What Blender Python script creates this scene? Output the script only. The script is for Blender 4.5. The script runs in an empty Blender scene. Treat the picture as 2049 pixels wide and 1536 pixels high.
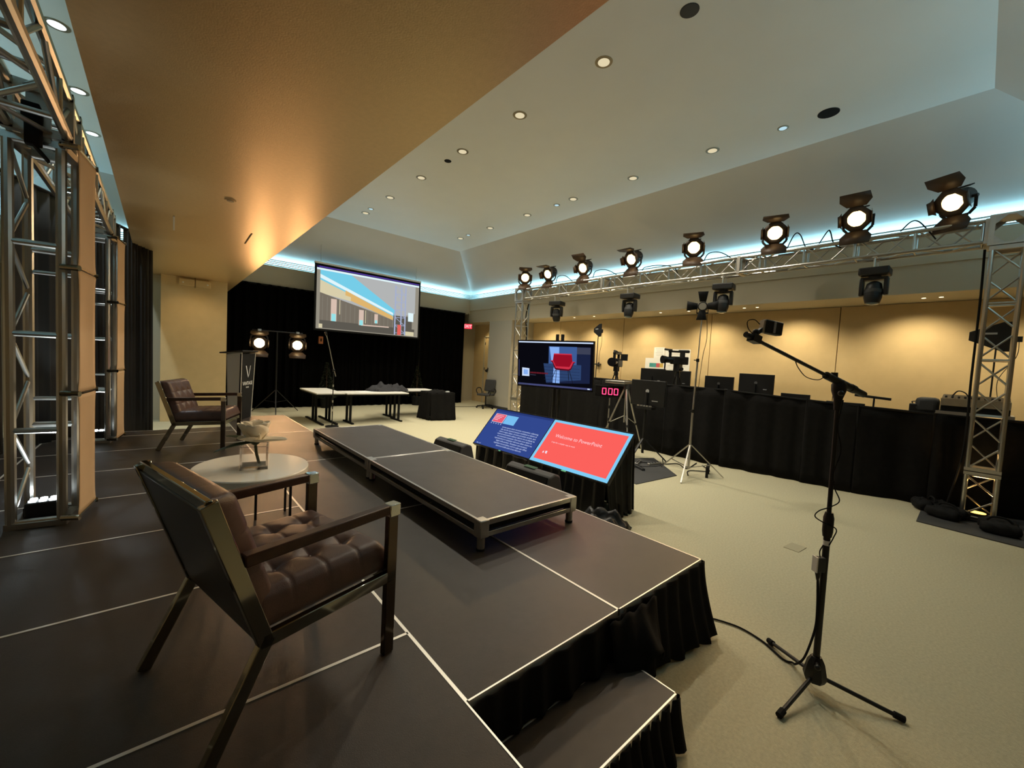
import bpy, bmesh, math, random
from mathutils import Vector, Matrix, Euler
random.seed(7)
R = math.radians
S = bpy.context.scene
C = S.collection
PI = math.pi

# ------------------------------------------------------------------ camera
cd = bpy.data.cameras.new('camera'); cam = bpy.data.objects.new('camera', cd); C.objects.link(cam)
cd.sensor_width = 36; cd.sensor_fit = 'HORIZONTAL'; cd.lens = 14.2958; cd.clip_start = .02; cd.clip_end = 100
cr = (0.75595985, -0.65229940, 0.05504724); cu = (-0.00718449, 0.07581823, 0.99709577); cf = (0.65457856, 0.75415986, -0.05262910)
cam.matrix_world = Matrix(((cr[0], cu[0], -cf[0], -.82551), (cr[1], cu[1], -cf[1], -1.09712), (cr[2], cu[2], -cf[2], 1.65799), (0, 0, 0, 1)))
S.camera = cam
# ------------------------------------------------------------------ world, view
w = bpy.data.worlds.new('world'); S.world = w; w.use_nodes = True
w.node_tree.nodes['Background'].inputs[0].default_value = (.5, .55, .6, 1)
w.node_tree.nodes['Background'].inputs[1].default_value = .02
S.view_settings.view_transform = 'Standard'; S.view_settings.look = 'None'
S.view_settings.exposure = 0.0; S.view_settings.gamma = 1; S.view_settings.use_curve_mapping = False

# ------------------------------------------------------------------ lights (the room's own lamps)
K_FRES, K_BACK, K_COVE, K_DOWN, K_WASH, K_UP = 200, 95, 85, 212, 95, 34
WARM = (1, .64, .30); WARM2 = (1, .91, .74); COVE = (.36, .78, 1.0); COOL = (.78, .92, 1.0)
def aim(o, d):
    o.rotation_euler = Vector(d).to_track_quat('-Z', 'Y').to_euler()
def spot(name, loc, d, power, col, ang=60, blend=.6, rad=.06, parent=None):
    l = bpy.data.lights.new(name, 'SPOT'); l.energy = power; l.color = col; l.spot_size = R(ang); l.spot_blend = blend; l.shadow_soft_size = rad
    o = bpy.data.objects.new(name, l); C.objects.link(o); o.location = loc; aim(o, d)
    if parent: o.parent = parent
    return o
def area(name, loc, d, sx, sy, power, col, yaxis=None, spread=180):
    l = bpy.data.lights.new(name, 'AREA'); l.shape = 'RECTANGLE'; l.size = sx; l.size_y = sy; l.energy = power; l.color = col; l.spread = R(spread)
    o = bpy.data.objects.new(name, l); C.objects.link(o); o.location = loc
    z = -Vector(d).normalized(); x = Vector(yaxis).normalized(); y = z.cross(x)
    o.rotation_euler = Matrix((x, y, z)).transposed().to_euler()
    return o
# cove LED tubes lying in the trough of the tray ceiling
area('cove_led', (8.50, 4.75, 3.95), (-.12, 0, 1), 14.4, .42, K_COVE * 2.0, COVE, (0, 1, 0))
area('cove_led', (4.3, 12.32, 3.95), (0, -.12, 1), 7.6, .42, K_COVE * 1.1, COVE, (1, 0, 0))
area('cove_led', (-2.1, 12.32, 3.95), (0, -.12, 1), 1.9, .42, K_COVE * .40, COVE, (1, 0, 0))
area('cove_led', (-3.50, 4.75, 3.95), (.12, 0, 1), 14.4, .42, K_COVE * 1.2, COVE, (0, 1, 0))
area('cove_led', (4.3, -2.72, 3.95), (0, .12, 1), 7.6, .42, K_COVE * 1.0, COVE, (1, 0, 0))

# ------------------------------------------------------------------ materials
MATS = {}
def mat(name, col, rough=.6, metal=0., spec=.5, emit=None, es=0., noise=0., nscale=40., bump=0., bscale=200., coat=0., trans=0., sheen=0., ior=1.45, rvar=0.):
    if name in MATS: return MATS[name]
    m = bpy.data.materials.new(name); m.use_nodes = True
    nt = m.node_tree; b = nt.nodes['Principled BSDF']
    b.inputs['Base Color'].default_value = (*col, 1); b.inputs['Roughness'].default_value = rough; b.inputs['Metallic'].default_value = metal
    b.inputs['Specular IOR Level'].default_value = spec; b.inputs['IOR'].default_value = ior
    b.inputs['Coat Weight'].default_value = coat; b.inputs['Transmission Weight'].default_value = trans; b.inputs['Sheen Weight'].default_value = sheen
    if emit: b.inputs['Emission Color'].default_value = (*emit, 1); b.inputs['Emission Strength'].default_value = es
    if noise or bump or rvar:
        tc = nt.nodes.new('ShaderNodeTexCoord')
    if noise:
        n = nt.nodes.new('ShaderNodeTexNoise'); n.inputs['Scale'].default_value = nscale; n.inputs['Detail'].default_value = 6
        nt.links.new(tc.outputs['Object'], n.inputs['Vector'])
        mp = nt.nodes.new('ShaderNodeMapRange'); mp.inputs['From Min'].default_value = .3; mp.inputs['From Max'].default_value = .7
        mp.inputs['To Min'].default_value = 1 - noise; mp.inputs['To Max'].default_value = 1 + noise
        nt.links.new(n.outputs['Fac'], mp.inputs['Value'])
        mx = nt.nodes.new('ShaderNodeMix'); mx.data_type = 'RGBA'; mx.blend_type = 'MULTIPLY'; mx.inputs['Factor'].default_value = 1
        mx.inputs['A'].default_value = (*col, 1)
        nt.links.new(mp.outputs['Result'], mx.inputs['B']); nt.links.new(mx.outputs['Result'], b.inputs['Base Color'])
    if rvar:
        n3 = nt.nodes.new('ShaderNodeTexNoise'); n3.inputs['Scale'].default_value = 3.; n3.inputs['Detail'].default_value = 4
        nt.links.new(tc.outputs['Object'], n3.inputs['Vector'])
        m3 = nt.nodes.new('ShaderNodeMapRange'); m3.inputs['To Min'].default_value = rough - rvar; m3.inputs['To Max'].default_value = rough + rvar
        nt.links.new(n3.outputs['Fac'], m3.inputs['Value']); nt.links.new(m3.outputs['Result'], b.inputs['Roughness'])
    if bump:
        n2 = nt.nodes.new('ShaderNodeTexNoise'); n2.inputs['Scale'].default_value = bscale; n2.inputs['Detail'].default_value = 4
        nt.links.new(tc.outputs['Object'], n2.inputs['Vector'])
        bp = nt.nodes.new('ShaderNodeBump'); bp.inputs['Strength'].default_value = bump; bp.inputs['Distance'].default_value = .01
        nt.links.new(n2.outputs['Fac'], bp.inputs['Height']); nt.links.new(bp.outputs['Normal'], b.inputs['Normal'])
    MATS[name] = m
    return m
def emis(name, col, s):
    return mat(name, (0, 0, 0), .5, emit=col, es=s, spec=.0)
carpet = mat('carpet', (.54, .495, .335), .95, noise=.10, nscale=60, bump=.5, bscale=350, spec=.1)
plaster = mat('ceiling_paint', (.74, .76, .74), .42, spec=.35, noise=.015, nscale=2)
slopep = mat('slope_paint', (.64, .64, .62), .34, spec=.4, noise=.015, nscale=2)
goldp = mat('gold_paint', (.66, .48, .25), .36, metal=.45, spec=.6, bump=.12, bscale=120, noise=.04, nscale=30)
tanp = mat('tan_wall', (.66, .50, .27), .75, spec=.25, noise=.03, nscale=6)
beige = mat('beige_paint', (.50, .45, .34), .6, spec=.3)
greyp = mat('grey_panel', (.44, .42, .36), .7, spec=.2)
joint = mat('joint_dark', (.16, .11, .05), .8)
velvet = mat('black_velvet', (.0018, .0016, .0014), 1., spec=.05, sheen=.0)
drapem = mat('black_drape', (.008, .0075, .007), .95, spec=.15, noise=.2, nscale=15)
ldrape = mat('charcoal_drape', (.045, .043, .040), .95, spec=.1)
satin = mat('black_satin', (.006, .006, .0065), .4, spec=.4)
deckm = mat('deck_surface', (.031, .025, .021), .36, spec=.5, noise=.12, nscale=25, bump=.25, bscale=500, rvar=.08)
alu = mat('aluminium', (.50, .49, .46), .30, metal=1., noise=.05, nscale=20)
alud = mat('aluminium_dull', (.55, .53, .49), .45, metal=1.)
edgem = mat('deck_edge', (.78, .76, .70), .4, metal=.6)
chrome = mat('chrome', (.34, .32, .26), .08, metal=1.)
leather = mat('brown_leather', (.075, .040, .032), .38, spec=.55, noise=.15, nscale=30, bump=.15, bscale=400)
backlea = mat('black_leather', (.018, .016, .014), .3, spec=.6)
wood = mat('dark_wood', (.050, .022, .014), .35, noise=.3, nscale=25, spec=.5)
white = mat('white_gloss', (.80, .76, .66), .15, spec=.5)
laminate = mat('table_laminate', (.72, .70, .64), .5)
black = mat('black_plastic', (.012, .012, .012), .45, spec=.4)
blackm = mat('black_matte', (.010, .010, .010), .8, spec=.2)
blackg = mat('black_gloss', (.008, .008, .009), .15, spec=.5)
charc = mat('charcoal', (.045, .045, .045), .7)
rubber = mat('rubber', (.015, .015, .015), .9, spec=.1)
glass = mat('clear_glass', (1, 1, 1), .02, trans=1., ior=1.45)
petal = mat('petal', (.82, .74, .58), .6, spec=.3, noise=.05, nscale=20)
leafm = mat('leaf_green', (.05, .07, .03), .5)
fabricp = mat('stretch_cover', (.50, .36, .22), .65, spec=.3, noise=.05, nscale=3)  # white spandex; the amber light on it is painted in as tan
silver = mat('silver_paint', (.48, .46, .42), .35, metal=.9)
fresm = mat('lamp_housing', (.022, .018, .015), .5, spec=.4)
flapm = mat('barn_door_glow_brown', (.055, .032, .018), .5, spec=.4)  # brown base stands in for the orange lamp glow on the doors
hot = emis('lamp_hot', (1, .66, .26), 7)
hotb = emis('lamp_hot_back', (1, .72, .34), 30)
dlon = emis('downlight_warm', (1, .86, .55), .75)
dlcool = emis('downlight_cool', (.62, .9, 1), .8)
dltrim = mat('downlight_trim', (.30, .26, .18), .35, metal=.7)
dlwash = emis('downlight_wash', (1, .85, .5), 5)
ledw = emis('led_white', (.85, .96, 1), 22)
wht = mat('white_paper', (.80, .80, .78), .8)

# ------------------------------------------------------------------ mesh helpers
class MB:
    def __init__(s): s.v = []; s.f = []; s.m = []; s.cur = 0
    def add(s, vs, fs):
        k = len(s.v); s.v += [tuple(x) for x in vs]
        for f in fs: s.f.append([i + k for i in f]); s.m.append(s.cur)
        return s
    def box(s, c, d, rot=None):
        x, y, z = d[0] / 2, d[1] / 2, d[2] / 2
        vs = [Vector(p) for p in ((-x, -y, -z), (x, -y, -z), (x, y, -z), (-x, y, -z), (-x, -y, z), (x, -y, z), (x, y, z), (-x, y, z))]
        if rot is not None:
            m = rot if isinstance(rot, Matrix) else Euler(rot).to_matrix()
            vs = [m @ p for p in vs]
        return s.add([p + Vector(c) for p in vs], [(0, 3, 2, 1), (4, 5, 6, 7), (0, 1, 5, 4), (1, 2, 6, 5), (2, 3, 7, 6), (3, 0, 4, 7)])
    def bb(s, x0, x1, y0, y1, z0, z1):
        return s.box(((x0 + x1) / 2, (y0 + y1) / 2, (z0 + z1) / 2), (abs(x1 - x0), abs(y1 - y0), abs(z1 - z0)))
    def cyl(s, a, b, r, r2=None, n=12, cap=True):
        a = Vector(a); b = Vector(b); r2 = r if r2 is None else r2
        d = (b - a).normalized(); q = d.to_track_quat('Z', 'Y').to_matrix()
        vs = []
        for p, rr in ((a, r), (b, r2)):
            for i in range(n):
                t = 2 * PI * i / n; vs.append(p + q @ Vector((rr * math.cos(t), rr * math.sin(t), 0)))
        fs = [(i, (i + 1) % n, n + (i + 1) % n, n + i) for i in range(n)]
        if cap: fs += [tuple(range(n - 1, -1, -1)), tuple(range(n, 2 * n))]
        return s.add(vs, fs)
    def bar(s, a, b, w, h, up=(0, 0, 1)):      # rectangular bar from a to b
        a = Vector(a); b = Vector(b); d = (b - a); L = d.length; d.normalize()
        u = Vector(up); u = u - d * u.dot(d); u = (u if u.length > 1e-4 else Vector((1, 0, 0)) - d * d.x).normalized(); x = u.cross(d)
        return s.box((a + b) / 2, (w, h, L), Matrix((x, u, d)).transposed())
    def tube(s, pts, r, n=8, cap=True):
        pts = [Vector(p) for p in pts]; vs = []; N = len(pts)
        d0 = (pts[1] - pts[0]).normalized(); ref = Vector((0, 0, 1)) if abs(d0.z) < .9 else Vector((1, 0, 0))
        u = (ref - d0 * ref.dot(d0)).normalized()
        for i, p in enumerate(pts):
            d = (pts[min(i + 1, N - 1)] - pts[max(i - 1, 0)])
            d = d.normalized() if d.length > 1e-9 else d0
            u = (u - d * u.dot(d)); u = u.normalized() if u.length > 1e-6 else d.orthogonal().normalized()
            v = d.cross(u); rr = r[i] if isinstance(r, (list, tuple)) else r
            for k in range(n):
                t = 2 * PI * k / n; vs.append(p + (u * math.cos(t) + v * math.sin(t)) * rr)
        fs = [(i * n + k, i * n + (k + 1) % n, (i + 1) * n + (k + 1) % n, (i + 1) * n + k) for i in range(N - 1) for k in range(n)]
        if cap: fs += [tuple(range(n - 1, -1, -1)), tuple((N - 1) * n + k for k in range(n))]
        return s.add(vs, fs)
    def lathe(s, prof, n=24, c=(0, 0, 0), q=None):   # prof [(r,z)]
        vs = []
        for r, z in prof:
            for k in range(n):
                t = 2 * PI * k / n; p = Vector((r * math.cos(t), r * math.sin(t), z))
                vs.append((q @ p if q else p) + Vector(c))
        fs = [(i * n + k, i * n + (k + 1) % n, (i + 1) * n + (k + 1) % n, (i + 1) * n + k) for i in range(len(prof) - 1) for k in range(n)]
        fs += [tuple(range(n - 1, -1, -1)), tuple((len(prof) - 1) * n + k for k in range(n))]
        return s.add(vs, fs)
    def prism(s, poly, z0, z1, M=None):
        n = len(poly); vs = [Vector((x, y, z0)) for x, y in poly] + [Vector((x, y, z1)) for x, y in poly]
        if M: vs = [M @ v for v in vs]
        return s.add(vs, [tuple(range(n - 1, -1, -1)), tuple(range(n, 2 * n))] + [(i, (i + 1) % n, n + (i + 1) % n, n + i) for i in range(n)])
    def ball(s, c, r, n=10, sc=(1, 1, 1)):
        vs = []; fs = []
        for i in range(n + 1):
            for k in range(2 * n):
                a = PI * i / n; t = PI * k / n
                vs.append((c[0] + r * sc[0] * math.sin(a) * math.cos(t), c[1] + r * sc[1] * math.sin(a) * math.sin(t), c[2] + r * sc[2] * math.cos(a)))
        for i in range(n):
            for k in range(2 * n): fs.append((i * 2 * n + k, (i + 1) * 2 * n + k, (i + 1) * 2 * n + (k + 1) % (2 * n), i * 2 * n + (k + 1) % (2 * n)))
        return s.add(vs, fs)
    def grid(s, rows):
        n = len(rows); m = len(rows[0]); vs = [p for r in rows for p in r]
        return s.add(vs, [(i * m + k, i * m + k + 1, (i + 1) * m + k + 1, (i + 1) * m + k) for i in range(n - 1) for k in range(m - 1)])
    def mesh(s, name, mats, smooth=True, ang=35):
        me = bpy.data.meshes.new(name); me.from_pydata(s.v, [], s.f); me.validate()
        for m in (mats if isinstance(mats, (list, tuple)) else [mats]): me.materials.append(m)
        if isinstance(mats, (list, tuple)) and len(me.polygons) == len(s.m): me.polygons.foreach_set('material_index', s.m)
        bm = bmesh.new(); bm.from_mesh(me); bmesh.ops.remove_doubles(bm, verts=bm.verts, dist=1e-6); bmesh.ops.recalc_face_normals(bm, faces=bm.faces); bm.to_mesh(me); bm.free()
        if smooth:
            me.polygons.foreach_set('use_smooth', [True] * len(me.polygons)); me.set_sharp_from_angle(angle=R(ang))
        me.update()
        return me
    def build(s, name, mats, parent=None, bevel=0., smooth=True, ang=35, loc=None, solid=0.):
        o = bpy.data.objects.new(name, s.mesh(name, mats, smooth, ang)); C.objects.link(o)
        if parent: o.parent = parent
        if loc: o.location = loc
        if solid:
            md = o.modifiers.new('thick', 'SOLIDIFY'); md.thickness = solid; md.offset = 0
        if bevel:
            md = o.modifiers.new('bevel', 'BEVEL'); md.width = bevel; md.segments = 2; md.limit_method = 'ANGLE'; md.angle_limit = R(40)
        return o
def tag(o, label=None, cat=None, group=None, kind=None):
    if label: o['label'] = label
    if cat: o['category'] = cat
    if group: o['group'] = group
    if kind: o['kind'] = kind
    return o
def thing(name, label, cat, loc=(0, 0, 0), rotz=0., group=None, rot=None):
    o = bpy.data.objects.new(name, None); C.objects.link(o); o.empty_display_size = .1
    o.location = loc; o.rotation_euler = rot if rot else (0, 0, rotz)
    return tag(o, label, cat, group)
def struct(name, mb, m, label=None, **k):
    return tag(mb.build(name, m, **k), label, None, None, 'structure')
def link(name, me, parent=None, M=None):
    o = bpy.data.objects.new(name, me); C.objects.link(o); o.parent = parent
    if M is not None: o.matrix_local = M
    return o
def text(body, size, m, parent, loc, rot, ext=.0006, name='lettering', align='CENTER', sx=1.):
    cu_ = bpy.data.curves.new('t', 'FONT'); cu_.body = body; cu_.size = size; cu_.extrude = ext; cu_.align_x = align; cu_.align_y = 'CENTER'; cu_.resolution_u = 3
    t = bpy.data.objects.new('t', cu_); C.objects.link(t)
    bpy.context.view_layer.update()
    me = bpy.data.meshes.new_from_object(t.evaluated_get(bpy.context.evaluated_depsgraph_get()))
    bpy.data.objects.remove(t); me.materials.clear(); me.materials.append(m)
    o = bpy.data.objects.new(name, me); C.objects.link(o); o.parent = parent; o.location = loc; o.rotation_euler = rot; o.scale = (sx, 1, 1)
    return o
def drape(path, z0, z1, amp=.03, wave=.14, flare=0., rnd=1, nz=14, name='drape', m=None, parent=None, taper=.5, step=.02, wob=.0, side=1, hang=None):
    """pleated cloth hanging along a plan polyline"""
    rg = random.Random(rnd); P = [Vector((*p, 0)) for p in path]
    seg = []; L = 0
    for a, b in zip(P, P[1:]): seg.append((L, a, b)); L += (b - a).length
    n = max(8, int(L / step)); ph = 0; cols = []
    wv = [rg.uniform(0, 6.28) for _ in range(6)]
    for i in range(n + 1):
        s_ = L * i / n
        for (l0, a, b) in reversed(seg):
            if s_ >= l0 - 1e-9: break
        d = (b - a).normalized(); nrm = Vector((d.y, -d.x, 0)) * side
        p = a + d * (s_ - l0)
        ph += 2 * PI * step / (wave * (1 + .35 * math.sin(s_ * 2.3 + wv[0]) + .2 * math.sin(s_ * 5.1 + wv[1])))
        pl = math.sin(ph) + .35 * math.sin(2 * ph + wv[2] + s_) ; am = amp * (1 + .5 * math.sin(s_ * 1.7 + wv[3]))
        col = []
        zt = z1(s_ / L) if callable(z1) else z1; zb = z0(s_ / L) if callable(z0) else z0
        if wob: zb += wob * (.5 + .5 * math.sin(ph * .5 + wv[4])) * (.5 + .5 * math.sin(s_ * 3 + wv[5]))
        for j in range(nz + 1):
            t = j / nz; z = zt + (zb - zt) * t
            o_ = pl * am * (taper + (1 - taper) * t) + flare * t ** 1.5 * (1 + .5 * math.sin(s_ * 4 + wv[4]))
            q = p + nrm * o_; col.append((q.x, q.y, z))
        cols.append(col)
    mb = MB(); mb.grid(cols)
    return mb.build(name, m or drapem, parent, ang=80, solid=.004)
def catmull(pts, k=8):
    P = [Vector(p) for p in pts]; P = [P[0] * 2 - P[1]] + P + [P[-1] * 2 - P[-2]]; out = []
    for i in range(1, len(P) - 2):
        for j in range(k):
            t = j / k; a, b, c, d = P[i - 1:i + 3]
            out.append(.5 * ((2 * b) + (c - a) * t + (2 * a - 5 * b + 4 * c - d) * t * t + (3 * b - a - 3 * c + d) * t ** 3))
    out.append(P[-2]); return out
def cable(name, pts, r, label, group=None, m=None, parent=None, k=8):
    o = MB().tube(catmull(pts, k), r, 6).build(name, m or rubber, parent)
    if not parent: tag(o, label, 'cable', group)
    return o
HS = .457          # stage height
L = .915           # deck module

# ================================================================== SETTING
struct('floor', MB().bb(-4.1, 9.6, -5, 13.1, -.1, 0), carpet, 'beige carpet floor of the ballroom')
struct('wall_far', MB().bb(-4.1, 9.6, 12.75, 12.9, 0, 3.83), beige, 'far wall mostly hidden by black curtain')
wr = struct('wall_right', MB().bb(9.30, 9.45, -5, 9.6, 0, 3.2), joint, 'tan panelled wall behind the technical desk')
pj = [-5, -1.65, .817, 3.28, 5.747, 8.2, 9.6]
for a, b in zip(pj, pj[1:]):
    MB().bb(9.25, 9.32, a + .006, b - .006, .02, 3.095).build('panel', tanp, wr, bevel=.004)
struct('wall_left', MB().bb(-4.1, -3.97, -5, 12.9, 0, 3.84), beige, 'left wall behind the drapes')
struct('wall_near', MB().bb(-4.1, 9.6, -5.1, -5, 0, 3.84), beige, 'wall behind the camera')
# door recess in the far right corner
struct('wall_corner', MB().bb(8.23, 9.45, 9.5, 10.76, 0, 3.1), greyp, 'grey wall block between door recess and technical desk')
struct('wall_recess', MB().bb(9.02, 9.2, 10.76, 12.75, 0, 3.1), tanp, 'tan back wall of the door recess')
dr = tag(bpy.data.objects.new('door_1', None), 'tan flush door in the recess at the far right corner', None, None, 'structure'); C.objects.link(dr)
MB().bb(8.98, 9.02, 11.05, 11.95, 0.01, 2.6).build('leaf', tanp, dr, bevel=.003)
for a in ((11.0, 11.05), (11.95, 12.0)): MB().bb(8.95, 9.02, a[0], a[1], 0, 2.65).build('jamb', beige, dr)
MB().bb(8.95, 9.02, 11.0, 12.0, 2.6, 2.65).build('lintel', beige, dr)
MB().cyl((8.98, 11.12, 1.0), (8.93, 11.12, 1.0), .012).cyl((8.93, 11.12, 1.0), (8.93, 11.24, 1.0), .01).build('handle', chrome, dr)
for z in (.35, 1.3, 2.3): MB().bb(8.965, 8.985, 11.92, 11.96, z, z + .1).build('hinge', charc, dr)
struct('baseboard_corner', MB().bb(8.215, 8.232, 9.49, 10.77, 0, .09), charc, 'dark skirting at the corner block')
# beams under the tray ceiling: fascia, step, cove lip with louvre
struct('trim_1', MB().bb(8.23, 9.45, -5, 12.75, 3.1, 3.55).bb(8.20, 9.45, -5, 12.75, 3.55, 3.84).bb(8.20, 8.26, -3, 12.1, 3.84, 3.98), beige, 'beige fascia beam along the right side')
struct('trim_2', MB().bb(.5, 8.23, 12.04, 12.75, 3.42, 3.84).bb(.5, 8.23, 12.04, 12.10, 3.84, 3.98), beige, 'beige fascia beam above the far curtain')
struct('trim_3', MB().bb(-3.97, .5, 12.04, 12.75, 3.42, 3.84).bb(-3.3, .5, 12.04, 12.10, 3.84, 3.98), beige, 'beige beam over the left end wall')
struct('trim_4', MB().bb(-3.97, -3.2, -5, 12.04, 3.1, 3.84).bb(-3.26, -3.2, -5, 12.04, 3.84, 3.98), beige, 'beige beam along the left wall')
struct('trim_5', MB().bb(.5, 8.23, -3.2, -2.42, 3.1, 3.84).bb(.5, 8.23, -2.48, -2.42, 3.84, 3.98), beige, 'beige beam near the camera')
fin = mat('louvre_metal', (.62, .66, .68), .4, metal=.3)
def louvre(name, a, b, nrm, label):
    o = bpy.data.objects.new(name, None); C.objects.link(o); tag(o, label, None, None, 'structure')
    a = Vector(a); b = Vector(b); n = Vector(nrm)
    for k in range(4):
        z = 4.0 + k * .046
        MB().bar(a + Vector((0, 0, z)), b + Vector((0, 0, z)), .022, .05, up=n).build('louvre_slat', fin, o)
    return o
louvre('trim_6', (8.235, -2.4, 0), (8.235, 12.0, 0), (1, 0, 0), 'louvred cove lip along the right beam')
louvre('trim_7', (.55, 12.05, 0), (8.2, 12.05, 0), (0, 1, 0), 'louvred cove lip above the far curtain')
louvre('trim_8', (-3.2, 12.05, 0), (-1.2, 12.05, 0), (0, 1, 0), 'louvred cove lip in the left bay')
# tray ceilings
mb = MB()
def q4(a, b, c, d): mb.add([a, b, c, d], [(0, 1, 2, 3)])
X0, X1, Y0, Y1, ZC = 2.1, 6.6, -.93, 10.43, 5.2
x0, x1, y0, y1, zc = .5, 9.0, -3.19, 12.8, 3.849
struct('ceiling', MB().bb(X0, X1, Y0, Y1, ZC, ZC + .1), plaster, 'flat grey white tray ceiling with downlights')
mb.add([(X1, Y0, ZC), (X1, Y1, ZC), (x1, y1, zc), (x1, y0, zc)], [(0, 1, 2, 3)])
mb.add([(X0, Y1, ZC), (X1, Y1, ZC), (x1, y1, zc), (x0, y1, zc)], [(0, 1, 2, 3)])
mb.add([(X0, Y0, ZC), (X1, Y0, ZC), (x1, y0, zc), (x0, y0, zc)], [(0, 1, 2, 3)])
mb.add([(X0, Y0, ZC), (X0, Y1, ZC), (x0, y1, zc), (x0, y0, zc)], [(0, 1, 2, 3)])
struct('ceiling_slope', mb, slopep, 'sloping sides of the tray ceiling lit by blue cove light', ang=10)
struct('ceiling_left', MB().bb(-2.3, -1.145, -5, 10.7, 5.0, 5.1), plaster, 'white ceiling of the left bay')
mb = MB(); mb.add([(-2.3, -5, 5.0), (-2.3, 10.7, 5.0), (-3.95, 12.8, 3.85), (-3.95, -5, 3.85)], [(0, 1, 2, 3)])
mb.add([(-2.3, 10.7, 5.0), (-1.145, 10.7, 5.0), (-1.145, 12.8, 3.85), (-3.95, 12.8, 3.85)], [(0, 1, 2, 3)])
struct('ceiling_left_slope', mb, slopep, 'blue lit sloping ceiling of the left bay', ang=10)
struct('soffit', MB().bb(-1.145, .50, -5, 12.6, 3.1, 5.25), goldp, 'low glossy gold ceiling soffit above the stage')
struct('ceiling_near', MB().bb(-4, 9.6, -5, -3.19, 3.85, 4.0), plaster, 'ceiling behind the camera')
struct('roof_slab', MB().bb(-4, 9.7, -5.2, 13, 5.4, 5.5), plaster, 'slab above the ceilings')
for a in ((-4.2, -3.96), (9.02, 9.7)): struct('upper_wall', MB().bb(a[0], a[1], -5.2, 13, 3.84, 5.4), plaster, 'upper wall above the beam')
struct('upper_wall', MB().bb(-4, 9.7, 12.82, 13.1, 3.84, 5.4), plaster, 'upper wall above the far beam')
# column
col = struct('column', MB().bb(-.826, .315, 10.2, 12.7, 0, 3.1), tanp, 'wide tan column under the gold soffit behind the podium', bevel=.004)
MB().bb(-.95, -.826, 10.5, 10.62, 0, 3.1).build('column_reveal', beige, col)

# ---- downlights
def downlight(x, y, z, r, em, label, group, power=0, col_=WARM2):
    t = thing('downlight', label, 'downlight', (x, y, z), group=group)
    MB().lathe([(r * 1.18, -.004), (r * 1.2, .0), (r * 1.0, .0), (r * .95, -.006)], 24).build('trim_ring', dltrim, t)
    MB().lathe([(r * .80, -.0075), (r * .80, -.004)], 24).build('lens', em, t)
    if power: spot('downlight_spot', (0, 0, -.03), (0, 0, -1), power, col_, 125, .8, .06, t)
ys1 = [2.056, 3.52, 4.984, 6.442, 7.886, 9.334]
nm = ['nearest', 'second', 'third', 'fourth', 'fifth', 'farthest']
for i, y in enumerate(ys1): downlight(3.05, y, ZC, .085, dlon, nm[i] + ' warm downlight of the ceiling row beside the gold soffit', 'downlights of the tray ceiling', K_DOWN)
ys2 = [1.986, 3.428, 4.881, 6.318, 7.77, 9.193]
for i, y in enumerate(ys2): downlight(5.80, y, ZC, .085, dlon, nm[i] + ' warm downlight of the ceiling row near the truss lamps', 'downlights of the tray ceiling', K_DOWN)
for x, y, lb in ((5.86, 1.03, 'pale blue round ceiling fitting beside the black ceiling speaker'), (5.81, 5.368, 'small pale blue ceiling fitting between two warm downlights'), (5.77, 8.746, 'tiny pale ceiling fitting near the far right downlight'), (3.03, 8.94, 'tiny pale ceiling fitting near the far left downlight')):
    downlight(x, y, ZC, .06, dlcool, lb, 'small ceiling fittings')
for x, y, r, m_, lb in ((5.877, .509, .115, blackm, 'large black oval ceiling speaker on the tray ceiling'), (3.053, 5.463, .06, blackm, 'small black ceiling speaker between left downlights'), (3.082, 1.055, .085, charc, 'grey round ceiling cover at top of the picture')):
    t = thing('ceiling_speaker', lb, 'speaker', (x, y, ZC), group='round ceiling fittings')
    MB().lathe([(r, -.006), (r, .0)], 24).build('grille', m_, t); MB().lathe([(r * 1.06, -.003), (r * 1.06, 0)], 24).build('rim', charc, t)
for i, y in enumerate((5.669, 7.188, 8.673)): downlight(-1.69, y, 5.0, .09, emis('dl_left', (.85, .95, 1), 1.6), ('nearest', 'middle', 'farthest')[i] + ' downlight beside the left truss header', 'downlights of the left bay', K_DOWN * .7, COOL)
t = thing('smoke_detector', 'small round disc fitting on the gold soffit', 'detector', (-.314, 3.868, 3.1)); MB().lathe([(.045, -.010), (.05, 0)], 20).build('cover', goldp, t); MB().lathe([(.03, -.014), (.03, -.01)], 16).build('sensor', dltrim, t)
for a, b, lb in (((-.719, 5.01), (-.705, 5.75), 'pale thin slot in the gold soffit'), ((.052, 5.72), (.038, 5.06), 'dark thin slot at the lit side of the gold soffit')):
    tag(MB().bar((*a, 3.098), (*b, 3.098), .016, .006).build('ceiling_slot', wht if a[0] < 0 else joint), lb, 'slot')
# wall-wash downlights in the right soffit
for i, (y, x) in enumerate(((6.98, 8.5), (6.25, 8.5), (4.25, 8.57), (3.55, 8.6), (2.35, 8.63), (2.1, 8.63), (-.36, 8.72), (-.56, 8.72))):
    downlight(x, y, 3.1, .035, dlwash, ('leftmost', 'second', 'third', 'fourth', 'fifth', 'sixth', 'seventh', 'rightmost')[i] + ' small bright downlight under the right beam', 'wall wash downlights')
for i, y in enumerate((8.4, 6.6, 4.9, 3.2, 1.5, -.3, -2.0)):
    spot('wall_wash', (8.50, y, 3.06), (.25, 0, -1), K_WASH, (1, .84, .55), 130, .9, .04)
spot('recess_light', (8.6, 11.6, 3.05), (.1, 0, -1), 28, (1, .78, .40), 120, .9, .04)
spot('column_wash', (-.3, 9.3, 3.06), (0, .35, -1), 20, (1, .7, .34), 120, .9, .05)

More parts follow.
